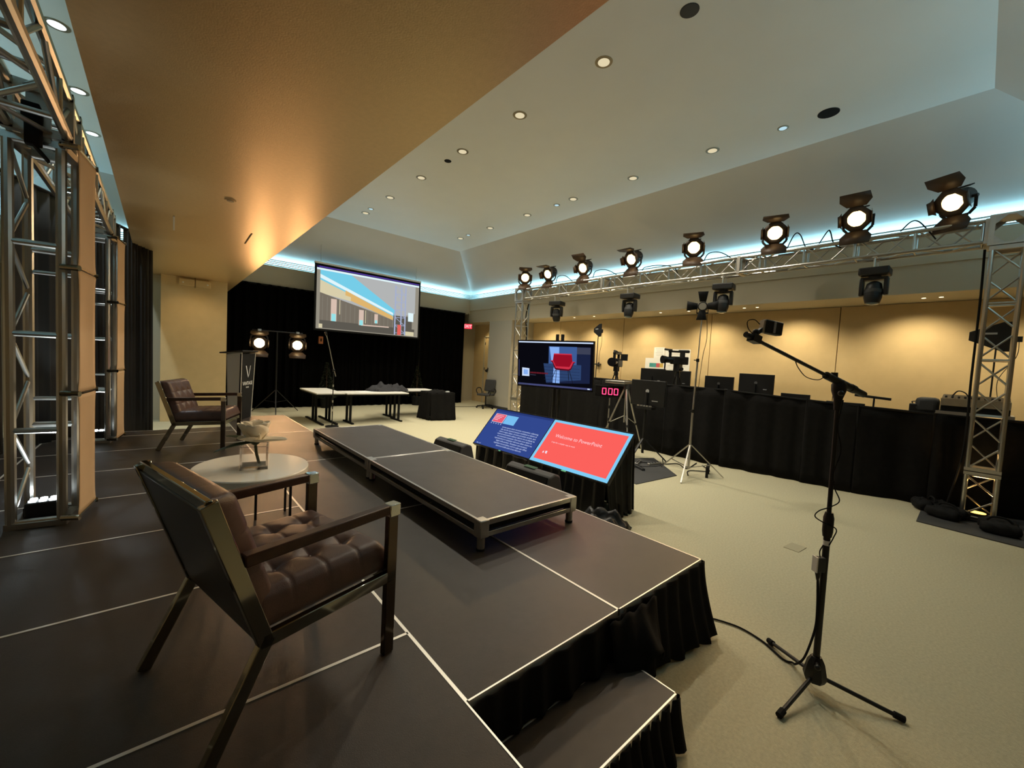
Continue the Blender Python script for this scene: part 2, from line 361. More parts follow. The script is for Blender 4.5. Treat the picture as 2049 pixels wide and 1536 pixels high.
# ================================================================== STAGE
st = thing('modular_stage', 'low black stage of clamped decks with thin pale metal edges and black skirt', 'stage')
def deck(x0, x1, y0, y1, top=HS):
    d = MB().bb(x0 + .007, x1 - .007, y0 + .007, y1 - .007, top - .03, top).build('deck', deckm, st)
    e = MB()
    for a, b in (((x0, y0), (x1, y0)), ((x1, y0), (x1, y1)), ((x1, y1), (x0, y1)), ((x0, y1), (x0, y0))):
        ax, bx = sorted((a[0], b[0])); ay, by = sorted((a[1], b[1]))
        if ax == bx: ix = (.0, .007) if ax == x0 else (-.007, 0.); e.bb(ax + ix[0], ax + ix[1], ay, by, top - .075, top + .0015)
        else: iy = (.0, .007) if ay == y0 else (-.007, 0.); e.bb(ax, bx, ay + iy[0], ay + iy[1], top - .075, top + .0015)
    e.build('edge_trim', edgem, d)
    for x in (x0 + .06, x1 - .06):
        for y in (y0 + .06, y1 - .06): MB().cyl((x, y, 0), (x, y, top - .03), .024, n=8).build('leg', alud, d)
rows = [.4546 + L * k for k in range(-1, 7)] + [6.3]
for a, b in zip(rows, rows[1:]):
    deck(-1.83, 0, a, b); deck(-2.745, -1.83, a, b)
for k in range(4): deck(0, L, 1.83 * k, 1.83 * (k + 1))
for k in range(2): deck(L, 2 * L, 1.83 * k, 1.83 * (k + 1))
# skirt: front, right side and far end
drape([(L * .98, -.012), (2 * L + .012, -.012)], .005, HS - .012, .022, .12, .075, rnd=3, name='skirt', m=drapem, parent=st, wob=.035)
drape([(2 * L + .012, -.012), (2 * L + .012, 3.67)], .005, HS - .012, .018, .12, .06, rnd=4, name='skirt', m=drapem, parent=st, wob=.02)
drape([(.0, -.012), (L, -.012)], .24, HS - .012, .010, .2, .02, rnd=5, name='skirt', m=drapem, parent=st)
drape([(L + .012, 3.67), (L + .012, 7.33)], .005, HS - .012, .012, .12, .01, rnd=6, name='skirt', m=drapem, parent=st)
# the bunched corner of skirt lying on the step
mb = MB(); rws = []
for i in range(19):
    t = i / 18; row = []
    for j in range(12):
        s_ = j / 11; x = .80 + .42 * t; sag = .16 * math.sin(PI * min(1, t * 1.15)) * s_
        row.append((x, -.03 - .05 * s_ - .10 * s_ * math.sin(PI * t), HS - .02 - s_ * (.19 + .05 * math.sin(t * 9)) + .012 * math.sin(t * 22 + s_ * 5) - .2 * s_ * max(0, t - .75)))
    rws.append(row)
mb.grid(rws); mb.build('skirt_fold', drapem, st, ang=80, solid=.004)

# step in front
sp = thing('stage_step', 'low black step with pale metal edge and skirt in front of the stage', 'step', (0, 0, 0))
ZS = .232
MB().bb(.012, 1.215 * .75 + .005, -.31, -.025, ZS - .03, ZS).build('tread', deckm, sp)
e = MB(); xs1 = .9225
e.bb(.005, xs1, -.318, -.310, ZS - .06, ZS + .0015).bb(xs1 - .007, xs1, -.318, -.02, ZS - .06, ZS + .0015).bb(.005, xs1, -.026, -.02, ZS - .06, ZS + .0015)
e.build('edge_trim', edgem, sp)
drape([(.02, -.322), (xs1 + .004, -.322)], .005, ZS - .012, .016, .13, .05, rnd=9, name='skirt', m=drapem, parent=sp, wob=.02)
drape([(xs1 + .006, -.322), (xs1 + .006, -.05)], .005, ZS - .012, .016, .12, .05, rnd=11, name='skirt', m=drapem, parent=sp, wob=.03)
for x in (.05, .87):
    for y in (-.28, -.06): MB().cyl((x, y, 0), (x, y, ZS - .03), .02, n=8).build('leg', alud, sp)

# riser platforms on the stage
def platform(x0, y0, label):
    t = thing('riser_platform', label, 'platform', (x0, y0, HS), group='riser platforms on the stage')
    W_, D_, H_ = L, 1.83, .2025
    MB().bb(.006, W_ - .006, .006, D_ - .006, H_ - .02, H_).build('top_panel', deckm, t)
    def rail(name, a, b, z0, z1, th=.02):
        ax, bx = sorted((a[0], b[0])); ay, by = sorted((a[1], b[1]))
        MB().bb(ax, max(bx, ax + th) if bx == ax else bx, ay, max(by, ay + th) if by == ay else by, z0, z1).build(name, alu, t, bevel=.002)
    for z0, z1 in ((H_ - .034, H_ + .001), (H_ - .11, H_ - .078)):
        rail('rail', (.001, .001), (W_ - .001, .001), z0, z1); rail('rail', (.001, D_ - .021), (W_ - .001, D_ - .021), z0, z1)
        rail('rail', (.0, .02), (.0, D_ - .02), z0, z1); rail('rail', (W_ - .02, .02), (W_ - .02, D_ - .02), z0, z1)
    for y in (.03, D_ - .035): MB().bb(.03, W_ - .03, y, y + .005, H_ - .08, H_ - .03).build('inner_panel', blackm, t)
    for x in (.03, W_ - .035): MB().bb(x, x + .005, .03, D_ - .03, H_ - .08, H_ - .03).build('inner_panel', blackm, t)
    for x in (0, W_ - .07):
        for y in (0, D_ - .07):
            MB().bb(x - .002 if x == 0 else x, x + .07 if x == 0 else x + .072, y - .002 if y == 0 else y, y + .07 if y == 0 else y + .072, H_ - .115, H_ + .0005).build('corner_block', alu, t, bevel=.006)
            lg = MB().cyl((x + .035, y + .035, .012), (x + .035, y + .035, H_ - .11), .026, n=16).build('leg', alu, t)
            MB().cyl((x + .035, y + .035, 0), (x + .035, y + .035, .014), .029, n=16).build('foot', rubber, lg)
platform(.69, .872, 'near riser platform with exposed metal corner leg, closest to the camera')
platform(.69, .872 + 1.832, 'far riser platform behind the near one, its end by the white tables')

# ================================================================== ARMCHAIRS
def cushion(lx, ly, h, nx, ny, dip=.018, crown=.02, n=72, rnd_=.045):
    """biscuit tufted pad lying in xy, centred, bottom at z=0"""
    top = []; 
    def hgt(u, v):
        x = (u - .5) * lx; y = (v - .5) * ly
        ex = lx / 2 - abs(x); ey = ly / 2 - abs(y)
        e = 1.
        for q in (ex, ey):
            if q < rnd_: e *= math.sqrt(max(0, 1 - (1 - q / rnd_) ** 2)) * .5 + .5
        z = h * e + crown * math.sin(PI * u) * math.sin(PI * v)
        fu = u * nx; fv = v * ny
        du = abs(fu - round(fu)) * lx / nx; dv = abs(fv - round(fv)) * ly / ny
        iu = 0 < round(fu) < nx; iv = 0 < round(fv) < ny
        if iu: z -= dip * .30 * math.exp(-(du / .006) ** 2)
        if iv: z -= dip * .30 * math.exp(-(dv / .006) ** 2)
        if iu and iv: z -= dip * 1.25 * math.exp(-((du * du + dv * dv) / .032 ** 2))
        return z
    mb = MB(); rows = []
    us = [i / n for i in range(n + 1)]
    for u in us: rows.append([((u - .5) * lx, (v - .5) * ly, hgt(u, v)) for v in us])
    mb.grid(rows)
    per = [rows[0][j] for j in range(n + 1)] + [rows[i][n] for i in range(1, n + 1)] + [rows[n][j] for j in range(n - 1, -1, -1)] + [rows[i][0] for i in range(n - 1, 0, -1)]
    k = len(per); rings = [per]
    for t, off in ((.33, .006), (.66, .006), (1, -.012)):
        ring = []
        for p in per:
            f_ = 1 + 2 * off / lx; g_ = 1 + 2 * off / ly
            ring.append((p[0] * f_, p[1] * g_, p[2] * (1 - t)))
        rings.append(ring)
    vs = [p for r_ in rings for p in r_]
    mb.add(vs, [(i * k + j, i * k + (j + 1) % k, (i + 1) * k + (j + 1) % k, (i + 1) * k + j) for i in range(3) for j in range(k)] + [tuple(3 * k + j for j in range(k))])
    btn = [((i / nx - .5) * lx, (j / ny - .5) * ly, hgt(i / nx, j / ny)) for i in range(1, nx) for j in range(1, ny)]
    return mb, btn
legm = mat('bronze_leg', (.10, .075, .055), .15, metal=.8)
capm = mat('cap_chrome', (.75, .74, .68), .1, metal=1.)
def armchair(label, loc, rz):
    t = thing('armchair', label, 'armchair', loc, rz, 'brown leather armchairs on the stage')
    hw = .30
    for s_ in (-1, 1):
        y = s_ * hw
        MB().bar((-.022, y, 0), (-.022, y, .570), .026, .046, up=(1, 0, 0)).build('front_leg', legm, t, bevel=.003)
        arm = MB().bar((-.005, y, .598), (-.555, y, .580), .040, .036, up=(0, 0, 1)).build('armrest', wood, t, bevel=.004)
        MB().box((-.022, y, .592), (.050, .046, .050)).build('cap', capm, arm, bevel=.004)
        MB().bar((-.0, y, .322), (-.50, y, .305), .026, .044, up=(0, 0, 1)).build('side_rail', chrome, t, bevel=.003)
        MB().bar((-.485, y, .290), (-.645, y, .772), .026, .046, up=(1, 0, 0)).build('back_post', chrome, t, bevel=.003)
        MB().bar((-.480, y, .315), (-.640, y, 0.0), .026, .040, up=(1, 0, 0)).build('rear_leg', chrome, t, bevel=.003)
    MB().bar((-.022, -hw, .315), (-.022, hw, .315), .026, .044, up=(0, 0, 1)).build('front_rail', chrome, t, bevel=.003)
    MB().bar((-.485, -hw, .305), (-.485, hw, .305), .026, .040, up=(0, 0, 1)).build('rear_rail', chrome, t, bevel=.003)
    MB().bar((-.642, -hw, .765), (-.642, hw, .765), .03, .020, up=(1, 0, 0)).build('top_rail', chrome, t, bevel=.003)
    # back panel skin between posts
    d = Vector((-.155, 0, .465)).normalized()
    p0 = Vector((-.500, 0, .30)); p1 = p0 + d * .475; n_ = Vector((d.z, 0, -d.x))
    MB().bar(p0, p1, 2 * hw - .03, .014, up=n_).build('back_panel', backlea, t, bevel=.003)
    mb, btn = cushion(.50, 2 * hw - .034, .120, 4, 4, dip=.013, crown=.012)
    c = mb.build('seat_cushion', leather, t, ang=60, loc=(-.265, 0, .330)); c.rotation_euler = (0, R(-2), 0)
    for b in btn: MB().ball((b[0], b[1], b[2] + .001), .009, 5, (1, 1, .5)).build('button', leather, c)
    mb, btn = cushion(.42, 2 * hw - .055, .085, 3, 4, dip=.012, crown=.012)
    c = mb.build('back_cushion', leather, t, ang=60)
    M = Matrix((d, Vector((0, 1, 0)), d.cross(Vector((0, 1, 0))))).transposed()
    if (M @ Vector((0, 0, 1))).x < 0: M = Matrix((d, Vector((0, -1, 0)), d.cross(Vector((0, -1, 0))))).transposed()
    c.rotation_euler = M.to_euler(); c.location = p0 + d * .275 + Vector((d.z, 0, -d.x)) * .010
    for b in btn: MB().ball((b[0], b[1], b[2] + .001), .008, 5, (1, 1, .5)).build('button', leather, c)
def lpt(ox, oy, th, lx, ly):
    a = R(th); return (ox + lx * math.cos(a) - ly * math.sin(a), oy + lx * math.sin(a) + ly * math.cos(a))
o_ = lpt(-.10, .405, 14, 0, .30); armchair('brown tufted leather armchair with chrome frame in the foreground, back to the camera', (*o_, HS + .001), R(14))
o_ = lpt(-.247, 4.605, -22, 0, .30); armchair('brown tufted leather armchair farther back in front of the tan column', (*o_, HS + .001), R(-22))

# ================================================================== SIDE TABLE, VASE, FLOWER
t = thing('side_table', 'low oval white side table with thin dark legs between the armchairs', 'table', (-.352, 2.06, HS))
mb = MB(); prof = [(.97, .367), (1., .374), (1., .407), (.985, .413)]
n = 64; vs = []
for r_, z in prof:
    for k in range(n): vs.append((.335 * r_ * math.cos(2 * PI * k / n), .385 * r_ * math.sin(2 * PI * k / n), z))
mb.add(vs, [(i * n + k, i * n + (k + 1) % n, (i + 1) * n + (k + 1) % n, (i + 1) * n + k) for i in range(3) for k in range(n)] + [tuple(range(n - 1, -1, -1)), tuple(3 * n + k for k in range(n))])
mb.build('table_top', white, t)
for x, y in ((.04, .10), (.24, .175), (-.22, .12), (-.18, -.2), (.2, -.16)):
    MB().bar((x, y, 0), (x, y, .368), .014, .014).build('leg', blackm, t)
MB().bb(-.22, .24, .09, .12, .35, .367).bb(-.02, .02, -.2, .17, .35, .367).build('under_frame', blackm, t)
TZ = HS + .4135
v = thing('vase', 'square clear glass vase on the white side table', 'vase', (-.345, 2.02, TZ), R(-12))
a, h = .078, .150
mb = MB(); mb.bb(-a, a, -a, -a + .012, 0, h).bb(-a, a, a - .012, a, 0, h).bb(-a, -a + .012, -a + .012, a - .012, 0, h).bb(a - .012, a, -a + .012, a - .012, 0, h).bb(-a + .012, a - .012, -a + .012, a - .012, 0, .022)
mb.build('glass_body', glass, v, smooth=False)
fl = thing('flower', 'large cream magnolia blossom resting in the glass vase', 'flower', (-.345, 2.02, TZ + h)); fl.scale = (1.5, 1.5, 1.4)
def petal_mesh(l, w_, cup, curl):
    mb = MB(); rows = []
    for i in range(13):
        u = i / 12; row = []
        wd = w_ * math.sin(PI * min(1, .10 + .85 * u) ** .8) ** .7 * (1 if u < .97 else .7)
        for j in range(9):
            v_ = (j / 8 - .5) * 2; x = l * u
            row.append((x, v_ * wd, cup * (v_ * v_) * wd * 2 + curl * l * u * u))
        rows.append(row)
    mb.grid(rows); return mb
for i, (az, el, l, w_, cup, curl) in enumerate(((15, 44, .110, .046, .35, .22), (75, 48, .110, .046, .35, .22), (135, 42, .110, .048, .35, .22), (195, 40, .115, .048, .35, .22), (255, 36, .110, .052, .4, .25), (312, 46, .110, .046, .35, .22), (45, 60, .105, .040, .5, .10), (165, 60, .105, .040, .5, .10), (285, 56, .095, .038, .5, .10), (-35, 6, .135, .042, .2, .02), (215, 16, .09, .036, .3, .05))):
    o = petal_mesh(l, w_, cup, curl).build('petal', petal, fl, ang=80, solid=.002)
    o.rotation_euler = (Matrix.Rotation(R(az), 3, 'Z') @ Matrix.Rotation(R(-el), 3, 'Y')).to_euler(); o.location = (0, 0, .012)
MB().tube([(0, 0, .02), (.006, .004, -.04), (.02, .01, -.10)], .006, 8).build('stem', leafm, fl)
MB().ball((0, 0, .018), .02, 8).build('calyx', leafm, fl)
for az, el, l in ((150, 22, .12), (178, -4, .15), (35, 8, .11)):
    o = petal_mesh(l, .022, .2, -.15).build('leaf', leafm, fl, ang=80, solid=.0015); o.rotation_euler = (Matrix.Rotation(R(az), 3, 'Z') @ Matrix.Rotation(R(-el), 3, 'Y')).to_euler(); o.location = (0, 0, .01)

# ================================================================== TRUSS
ROD = MB().cyl((0, 0, 0), (0, 0, 1), 1, n=10).mesh('brace', alu)
def rod(name, a, b, r, parent, me=None):
    a = Vector(a); b = Vector(b); d = b - a
    M = Matrix.Translation(a) @ d.to_track_quat('Z', 'Y').to_matrix().to_4x4() @ Matrix.Diagonal((r, r, d.length, 1))
    return link(name, me or ROD, parent, M)
def truss(par, O, ax, u, v, Ln, w_, bay=.30, rc=.024, rb=.010, rungs=True, h=None):
    """box truss: origin O centre of the start face, direction ax, cross axes u,v (Vectors)"""
    O = Vector(O); ax = Vector(ax); u = Vector(u); v = Vector(v); a = w_ / 2 - rc; b = (h or w_) / 2 - rc
    cs = [(-a, -b), (a, -b), (a, b), (-a, b)]
    for p in cs: rod('chord', O + u * p[0] + v * p[1], O + u * p[0] + v * p[1] + ax * Ln, rc, par)
    nb = max(1, round(Ln / bay)); bl = Ln / nb
    for f in range(4):
        p, q = cs[f], cs[(f + 1) % 4]
        for i in range(nb):
            A = O + u * p[0] + v * p[1] + ax * (bl * i + .03); B = O + u * q[0] + v * q[1] + ax * (bl * (i + 1) - .03)
            if i % 2: A = O + u * q[0] + v * q[1] + ax * (bl * i + .03); B = O + u * p[0] + v * p[1] + ax * (bl * (i + 1) - .03)
            rod('brace', A, B, rb, par)
        if rungs:
            for z in [0.02] + [bl * i for i in range(2, nb, 2)] + [Ln - .02]:
                rod('rung', O + u * p[0] + v * p[1] + ax * z, O + u * q[0] + v * q[1] + ax * z, rb * 1.2, par)
EX, EY, EZ = Vector((1, 0, 0)), Vector((0, 1, 0)), Vector((0, 0, 1))
def endplate(par, O, ax, u, v, w_):
    O = Vector(O); a = w_ / 2
    for s_ in (-1, 1):
        MB().bar(O + u * (-a) + v * s_ * (a - .024), O + u * a + v * s_ * (a - .024), .05, .05, up=ax).build('end_plate', alud, par)
        MB().bar(O + v * (-a) + u * s_ * (a - .024), O + v * a + u * s_ * (a - .024), .05, .05, up=ax).build('end_plate', alud, par)

# ---- right hand truss goal post
TX = 7.0
hd = thing('overhead_truss', 'long silver box truss header carrying the stage lamps', 'truss', (TX, 0, 0))
ZH = 3.59; WT = .305
for a, b in ((-1.0, 1.86), (1.86, 4.80), (4.80, 7.47)):
    truss(hd, (0, a + .02, ZH), EY, EX, EZ, b - a - .04, WT, .31, rb=.011)
for y in (-1.0, 1.86, 4.80, 7.47):
    endplate(hd, (0, y, ZH), EY, EX, EZ, WT)
def corner(par, c, w_):
    a = w_ / 2; x, y, z = c
    for sx in (-1, 1):
        for sy in (-1, 1):
            MB().bar((x + sx * (a - .024), y + sy * (a - .024), z - a), (x + sx * (a - .024), y + sy * (a - .024), z + a), .05, .05).build('corner_frame', alud, par)
    for s_ in (-1, 1):
        # plates with a diamond opening: four gussets around the hole
        for f, (nx, ny) in enumerate(((1, 0), (0, 1))):
            for g in range(4):
                sg = 1 if g in (0, 1) else -1; zg = 1 if g in (0, 3) else -1
                tri = [(sg * a, zg * a), (sg * .02, zg * a), (sg * a, zg * .02)]
                if nx: M = Matrix(((0, 0, 1, x + s_ * (a - .01)), (1, 0, 0, y), (0, 1, 0, z), (0, 0, 0, 1)))
                else: M = Matrix(((1, 0, 0, x), (0, 0, 1, y + s_ * (a - .01)), (0, 1, 0, z), (0, 0, 0, 1)))
                MB().prism(tri, -.006, .006, M).build('corner_gusset', alu, par)
    for s_ in (-1, 1):
        MB().bb(x - a, x + a, y - a, y + a, z + s_ * a - .012, z + s_ * a + .012).build('corner_plate', alud, par)
corner(hd, (0, -1.18, ZH), WT + .04); corner(hd, (0, 7.64, ZH), WT + .04)
def tower(loc, label, ztop):
    t = thing('truss_tower', label, 'truss', loc, group='towers of the lamp truss')
    truss(t, (0, 0, .62), EZ, EX, EY, ztop - .62, WT, .33, rb=.011)
    truss(t, (0, 0, .03), EZ, EX, EY, .56, WT, .28, rb=.011)
    for z in (.60, .64): endplate(t, (0, 0, z), EZ, EX, EY, WT)
    endplate(t, (0, 0, ztop - .025), EZ, EX, EY, WT)
    MB().bb(-.22, .22, -.22, .22, 0.0, .03).build('base_plate', blackm, t, bevel=.004)
    return t
tw1 = tower((TX, -1.18, 0), 'silver truss tower standing at the right edge with sandbagged base', ZH - .19)
tw2 = tower((TX, 7.64, 0), 'far silver truss tower behind the red chair television', ZH - .19)
for tw, s_ in ((tw1, 1), (tw2, 1)):
    spot('uplight_beam', (0, 0, .12), (0, 0, 1), 22, (1, .58, .20), 100, .8, .05, tw)
    MB().cyl((.0, 0, .03), (0, 0, .09), .09, n=16).build('uplight_body', black, tw); MB().cyl((0, 0, .09), (0, 0, .095), .075, n=16).build('uplight_lens', emis('amber_led', (1, .55, .1), 4), tw)
cable('power_cable', [(TX + .13, 7.5, 3.45), (TX + .05, 7.53, 3.0), (TX + .10, 7.52, 2.4), (TX + .06, 7.53, 1.5), (TX + .1, 7.5, .5), (TX + .3, 7.35, .01)], .018, 'thick black cable running down the far truss tower')
cable('power_cable', [(TX + .10, -.99, 3.42), (TX + .11, -1.0, 2.8), (TX + .10, -1.0, 1.8), (TX + .11, -1.0, .8), (TX + .2, -.9, .02)], .014, 'thick black cable running down the right truss tower')
# sandbag mat at tower base
tag(MB().prism([(6.14, -.70), (7.1, -.69), (7.6, -1.6), (6.05, -1.75)], 0.001, .012).build('floor_mat', charc), 'black mat under the right truss tower', 'mat')
def sandbag(loc, rz, label, s_=(.30, .17, .075)):
    t = thing('sandbag', label, 'sandbag', loc, rz, 'sandbags at the tower base')
    for k in (-1, 1):
        mb = MB(); mb.ball((0, 0, 0), 1, 10)
        mb.v = [(max(-1, min(1, x * 1.25)) * s_[0] * .52 + k * 0, max(-1, min(1, y * 1.25)) * s_[1] * .5 + k * s_[1] * .55, (max(-.8, min(1, z)) + .8) * s_[2] * (1 + .12 * math.sin(9 * x + 5 * y))) for x, y, z in mb.v]
        mb.build('bag', blackm, t, ang=80)
    MB().tube(catmull([(-.1, 0, s_[2] * 1.6), (-.05, 0, s_[2] * 2.2), (.05, 0, s_[2] * 2.2), (.1, 0, s_[2] * 1.6)]), .012, 6).build('handle', rubber, t)
sandbag((6.70, -.93, .014), R(70), 'black sandbag on the camera side of the right tower base')
sandbag((6.52, -1.35, .014), R(95), 'black sandbag at the near right of the tower base')
sandbag((6.95, -.78, .014), R(20), 'black sandbag behind the right tower base')
t = thing('wooden_crate', 'dull yellow block at the far right edge beside the tower', 'crate', (7.95, -1.62, .0)); MB().bb(-.15, .15, -.12, .12, 0.03, .42).build('body', tanp, t, bevel=.01); MB().bb(-.16, .16, -.13, .13, 0, .03).build('plinth', blackm, t)

# ---- left truss towers with stretch covers
def ltower(loc, label, led=True):
    t = thing('covered_truss_tower', label, 'truss', loc, R(-8), group='covered truss towers on the stage')
    wx, wy, H = .27, .31, 2.39
    a, b = wx / 2 - .025, wy / 2 - .025
    for p in ((-a, -b), (a, -b), (a, b), (-a, b)): rod('chord', (*p, .0), (*p, H), .026, t)
    for z in (.04, .615, 1.213, 1.763, H - .03):
        for y in (-b, b): rod('rung', (-a, y, z), (a, y, z), .019, t)
    for z in (.79, 1.62): rod('rung', (-a, b, z), (a, b, z), .013, t)
    n_ = 8
    for i in range(n_):
        z0, z1 = .06 + i * (H - .1) / n_, .06 + (i + 1) * (H - .1) / n_
        for x in (-a,): rod('brace', (x, -b if i % 2 == 0 else b, z0), (x, b if i % 2 == 0 else -b, z1), .012, t)
    for z in (.02, H - .02):
        for s_ in (-1, 1):
            MB().bb(-wx / 2, wx / 2, s_ * b - .024, s_ * b + .024, z - .02, z + .02).build('end_plate', alu, t, bevel=.003)
        MB().bb(-wx / 2, -wx / 2 + .05, -wy / 2, wy / 2, z - .02, z + .02).build('end_plate', alu, t); MB().bb(wx / 2 - .05, wx / 2, -wy / 2, wy / 2, z - .02, z + .02).build('end_plate', alu, t)
    # stand-off brackets and stretched covers, pinched at each bracket
    zs = [.05, .85, 1.64, 2.375]; X = wx / 2 + .055
    for z in zs:
        br = MB()
        br.cyl((wx / 2 - .02, -wy / 2 - .005, z), (X + .014, -wy / 2 - .03, z), .018, n=10).cyl((wx / 2 - .02, wy / 2 + .005, z), (X + .014, wy / 2 + .03, z), .018, n=10)
        br.cyl((X, -wy / 2 - .035, z), (X, wy / 2 + .035, z), .011, n=8)
        br.build('bracket', chrome, t)
    for z0, z1 in zip(zs, zs[1:]):
        rows = []
        for i in range(25):
            u = i / 24; z = z0 + .004 + (z1 - z0 - .008) * u; e = min(u, 1 - u) * (z1 - z0)
            ins = .03 * (1 - math.exp(-e / .05)); row = []
            for j in range(9):
                v_ = j / 8; y = (-wy / 2 - .03 + ins) + (wy + .06 - 2 * ins) * v_
                row.append((X + .004 - .012 * math.sin(PI * u) * math.sin(PI * v_), y, z))
            rows.append(row)
        MB().grid(rows).build('stretch_cover', fabricp, t, ang=80, solid=.003)
    return t
lt1 = ltower((-1.387, 2.86, HS), 'near truss tower with white stretch cover coloured tan for amber light at the left edge of the stage')
lt2 = ltower((-1.375, 5.68, HS), 'far truss tower with white stretch cover coloured tan for amber light beside the black side curtain')
lh = thing('covered_truss_header', 'truss header running along the left above the covered towers', 'truss', (-1.385, 0, HS + 2.39))
truss(lh, (0, -.2, .155), EY, EX, EZ, 6.05, .29, .42, rc=.026, rb=.014)
for y in (2.70, 3.02, 5.53, 5.83): endplate(lh, (0, y, .155), EY, EX, EZ, .29)
MB().bb(-.05, .05, 2.695, 2.72, -.02, .30).build('gusset', alu, lh)
# black strap and clamp
t = thing('strap', 'black strap wrapped over the top of the near left tower', 'strap', (-1.40, 2.70, HS + 2.42))
MB().bb(-.035, .035, -.06, -.015, -.10, .11).bb(-.045, .03, -.07, -.01, .03, .14).build('webbing', blackm, t, bevel=.008); MB().bar((.0, -.04, -.09), (.06, -.03, -.17), .05, .012).build('tail', blackm, t)
def uplight(loc, label):
    t = thing('led_uplight', label, 'uplight', loc, 0, 'LED uplights inside the covered towers')
    MB().bb(-.075, .075, -.06, .06, .03, .13).build('housing', black, t, bevel=.01)
    MB().bb(-.085, -.075, -.02, .02, .0, .09).bb(.075, .085, -.02, .02, 0, .09).bb(-.085, .085, -.02, .02, 0, .012).build('yoke', charc, t)
    for i in range(3):
        for j in range(2): MB().cyl((-.045 + .045 * i, -.025 + .05 * j, .13), (-.045 + .045 * i, -.025 + .05 * j, .138), .017, n=12).build('led', ledw, t)
    spot('uplight_beam', (0, 0, .15), (.05, .03, 1), K_UP, (.86, .97, 1), 75, .7, .05, t)
uplight((-1.40, 2.88, HS + .001), 'bright white LED uplight inside the near left tower')
uplight((-1.39, 5.66, HS + .001), 'white LED uplight inside the far left tower')

# ================================================================== CURTAINS
cur = thing('curtain', 'tall black curtain covering the far wall behind the screen', 'curtain', (0, 0, 0))
xs = [.36, 2.3, 4.2, 6.1, 7.95]
for i, (a, b) in enumerate(zip(xs, xs[1:])):
    drape([(a, 12.0), (b, 11.98)], .01, lambda s_: 3.44, .045, .20, 0, rnd=20 + i, name='drape_panel', m=velvet, parent=cur, step=.03, nz=6)
MB().cyl((.36, 12.0, 3.42), (7.97, 11.98, 3.42), .022).build('rail', blackm, cur)
d25 = Vector((math.sin(R(25)), math.cos(R(25)), 0))
Qc = Vector((-.94, 7.62, 0))
pa = Qc - d25 * 3.6
cur2 = thing('side_curtain', 'charcoal black curtain hanging behind the left truss towers', 'curtain', (0, 0, 0))
fr_ = [0, .29, .594, .597, .80, 1.]
for i, (a, b) in enumerate(zip(fr_, fr_[1:])):
    if i == 2: continue
    A = pa + (Qc - pa) * a; B = pa + (Qc - pa) * b
    drape([(A.x, A.y), (B.x, B.y)], HS + .004 if i < 2 else .01, 3.27, .035, .13, 0, rnd=30 + i, name='drape_panel', m=ldrape, parent=cur2, nz=6)
MB().cyl((pa.x, pa.y, 3.255), (Qc.x, Qc.y, 3.255), .02).build('rail', blackm, cur2)

# ================================================================== PODIUM
t = thing('podium', 'tall podium with grey side and black front showing a silver V mark', 'podium', (.175, 7.12, HS + .001), R(-28))
# local: +x faces the audience
f0 = [(.145, -.27), (.145, .27)]
mb = MB(); b_, t_ = (.12, .235), (.155, .29)
mb.add([(b_[0], -b_[1], 0), (b_[0], b_[1], 0), (t_[0], t_[1], 1.10), (t_[0], -t_[1], 1.10), (b_[0] - .02, -b_[1], 0), (b_[0] - .02, b_[1], 0), (t_[0] - .02, t_[1], 1.10), (t_[0] - .02, -t_[1], 1.10)], [(0, 1, 2, 3), (4, 7, 6, 5), (0, 3, 7, 4), (1, 5, 6, 2), (3, 2, 6, 7), (0, 4, 5, 1)])
mb.build('front_panel', blackm, t)
gp = mat('podium_side', (.66, .62, .54), .5, metal=.2)
for s_ in (-1, 1):
    mb = MB(); yb, yt = s_ * b_[1], s_ * t_[1]; o2 = s_ * .018
    vs = [(-.05, yb, 0), (b_[0] + .004, yb, 0), (t_[0] + .004, yt, 1.12), (-.06, yt, 1.08), (-.05, yb - o2, 0), (b_[0] + .004, yb - o2, 0), (t_[0] + .004, yt - o2, 1.12), (-.06, yt - o2, 1.08)]
    mb.add(vs, [(0, 1, 2, 3), (4, 7, 6, 5), (0, 3, 7, 4), (1, 5, 6, 2), (3, 2, 6, 7), (0, 4, 5, 1)]); mb.build('side_panel', gp, t)
mb = MB(); mb.box((.015, 0, 1.125), (.34, .64, .022), (0, R(-8), 0)); mb.build('reading_top', black, t, bevel=.004)
MB().bb(-.06, .12, -.23, .23, 0, .03).build('base', black, t)
slope_ = math.atan2(.035, 1.10)
logo = mat('logo_silver', (.85, .85, .84), .4, spec=.5)
def onfront(z): return b_[0] + (t_[0] - b_[0]) * z / 1.10 + .003
Mf = Matrix(((0, 0, 1), (1, 0, 0), (0, 1, 0)))
mb = MB()
for poly in ([(-.10, .90), (-.070, .90), (.0, .73), (-.008, .70)], [(.10, .90), (.082, .90), (.006, .70), (.03, .735)]):
    mb.prism(poly, 0, .002, Matrix(((0, 0, 1, onfront(.8) + .001), (1, 0, 0, 0), (0, 1, 0, 0), (0, 0, 0, 1))))
mb.build('logo_mark', logo, t)
text('VANTAGE', .088, logo, t, (onfront(.60) + .002, 0, .60), (R(90), 0, R(90)))
text('VENUES', .034, logo, t, (onfront(.54) + .002, 0, .535), (R(90), 0, R(90)))

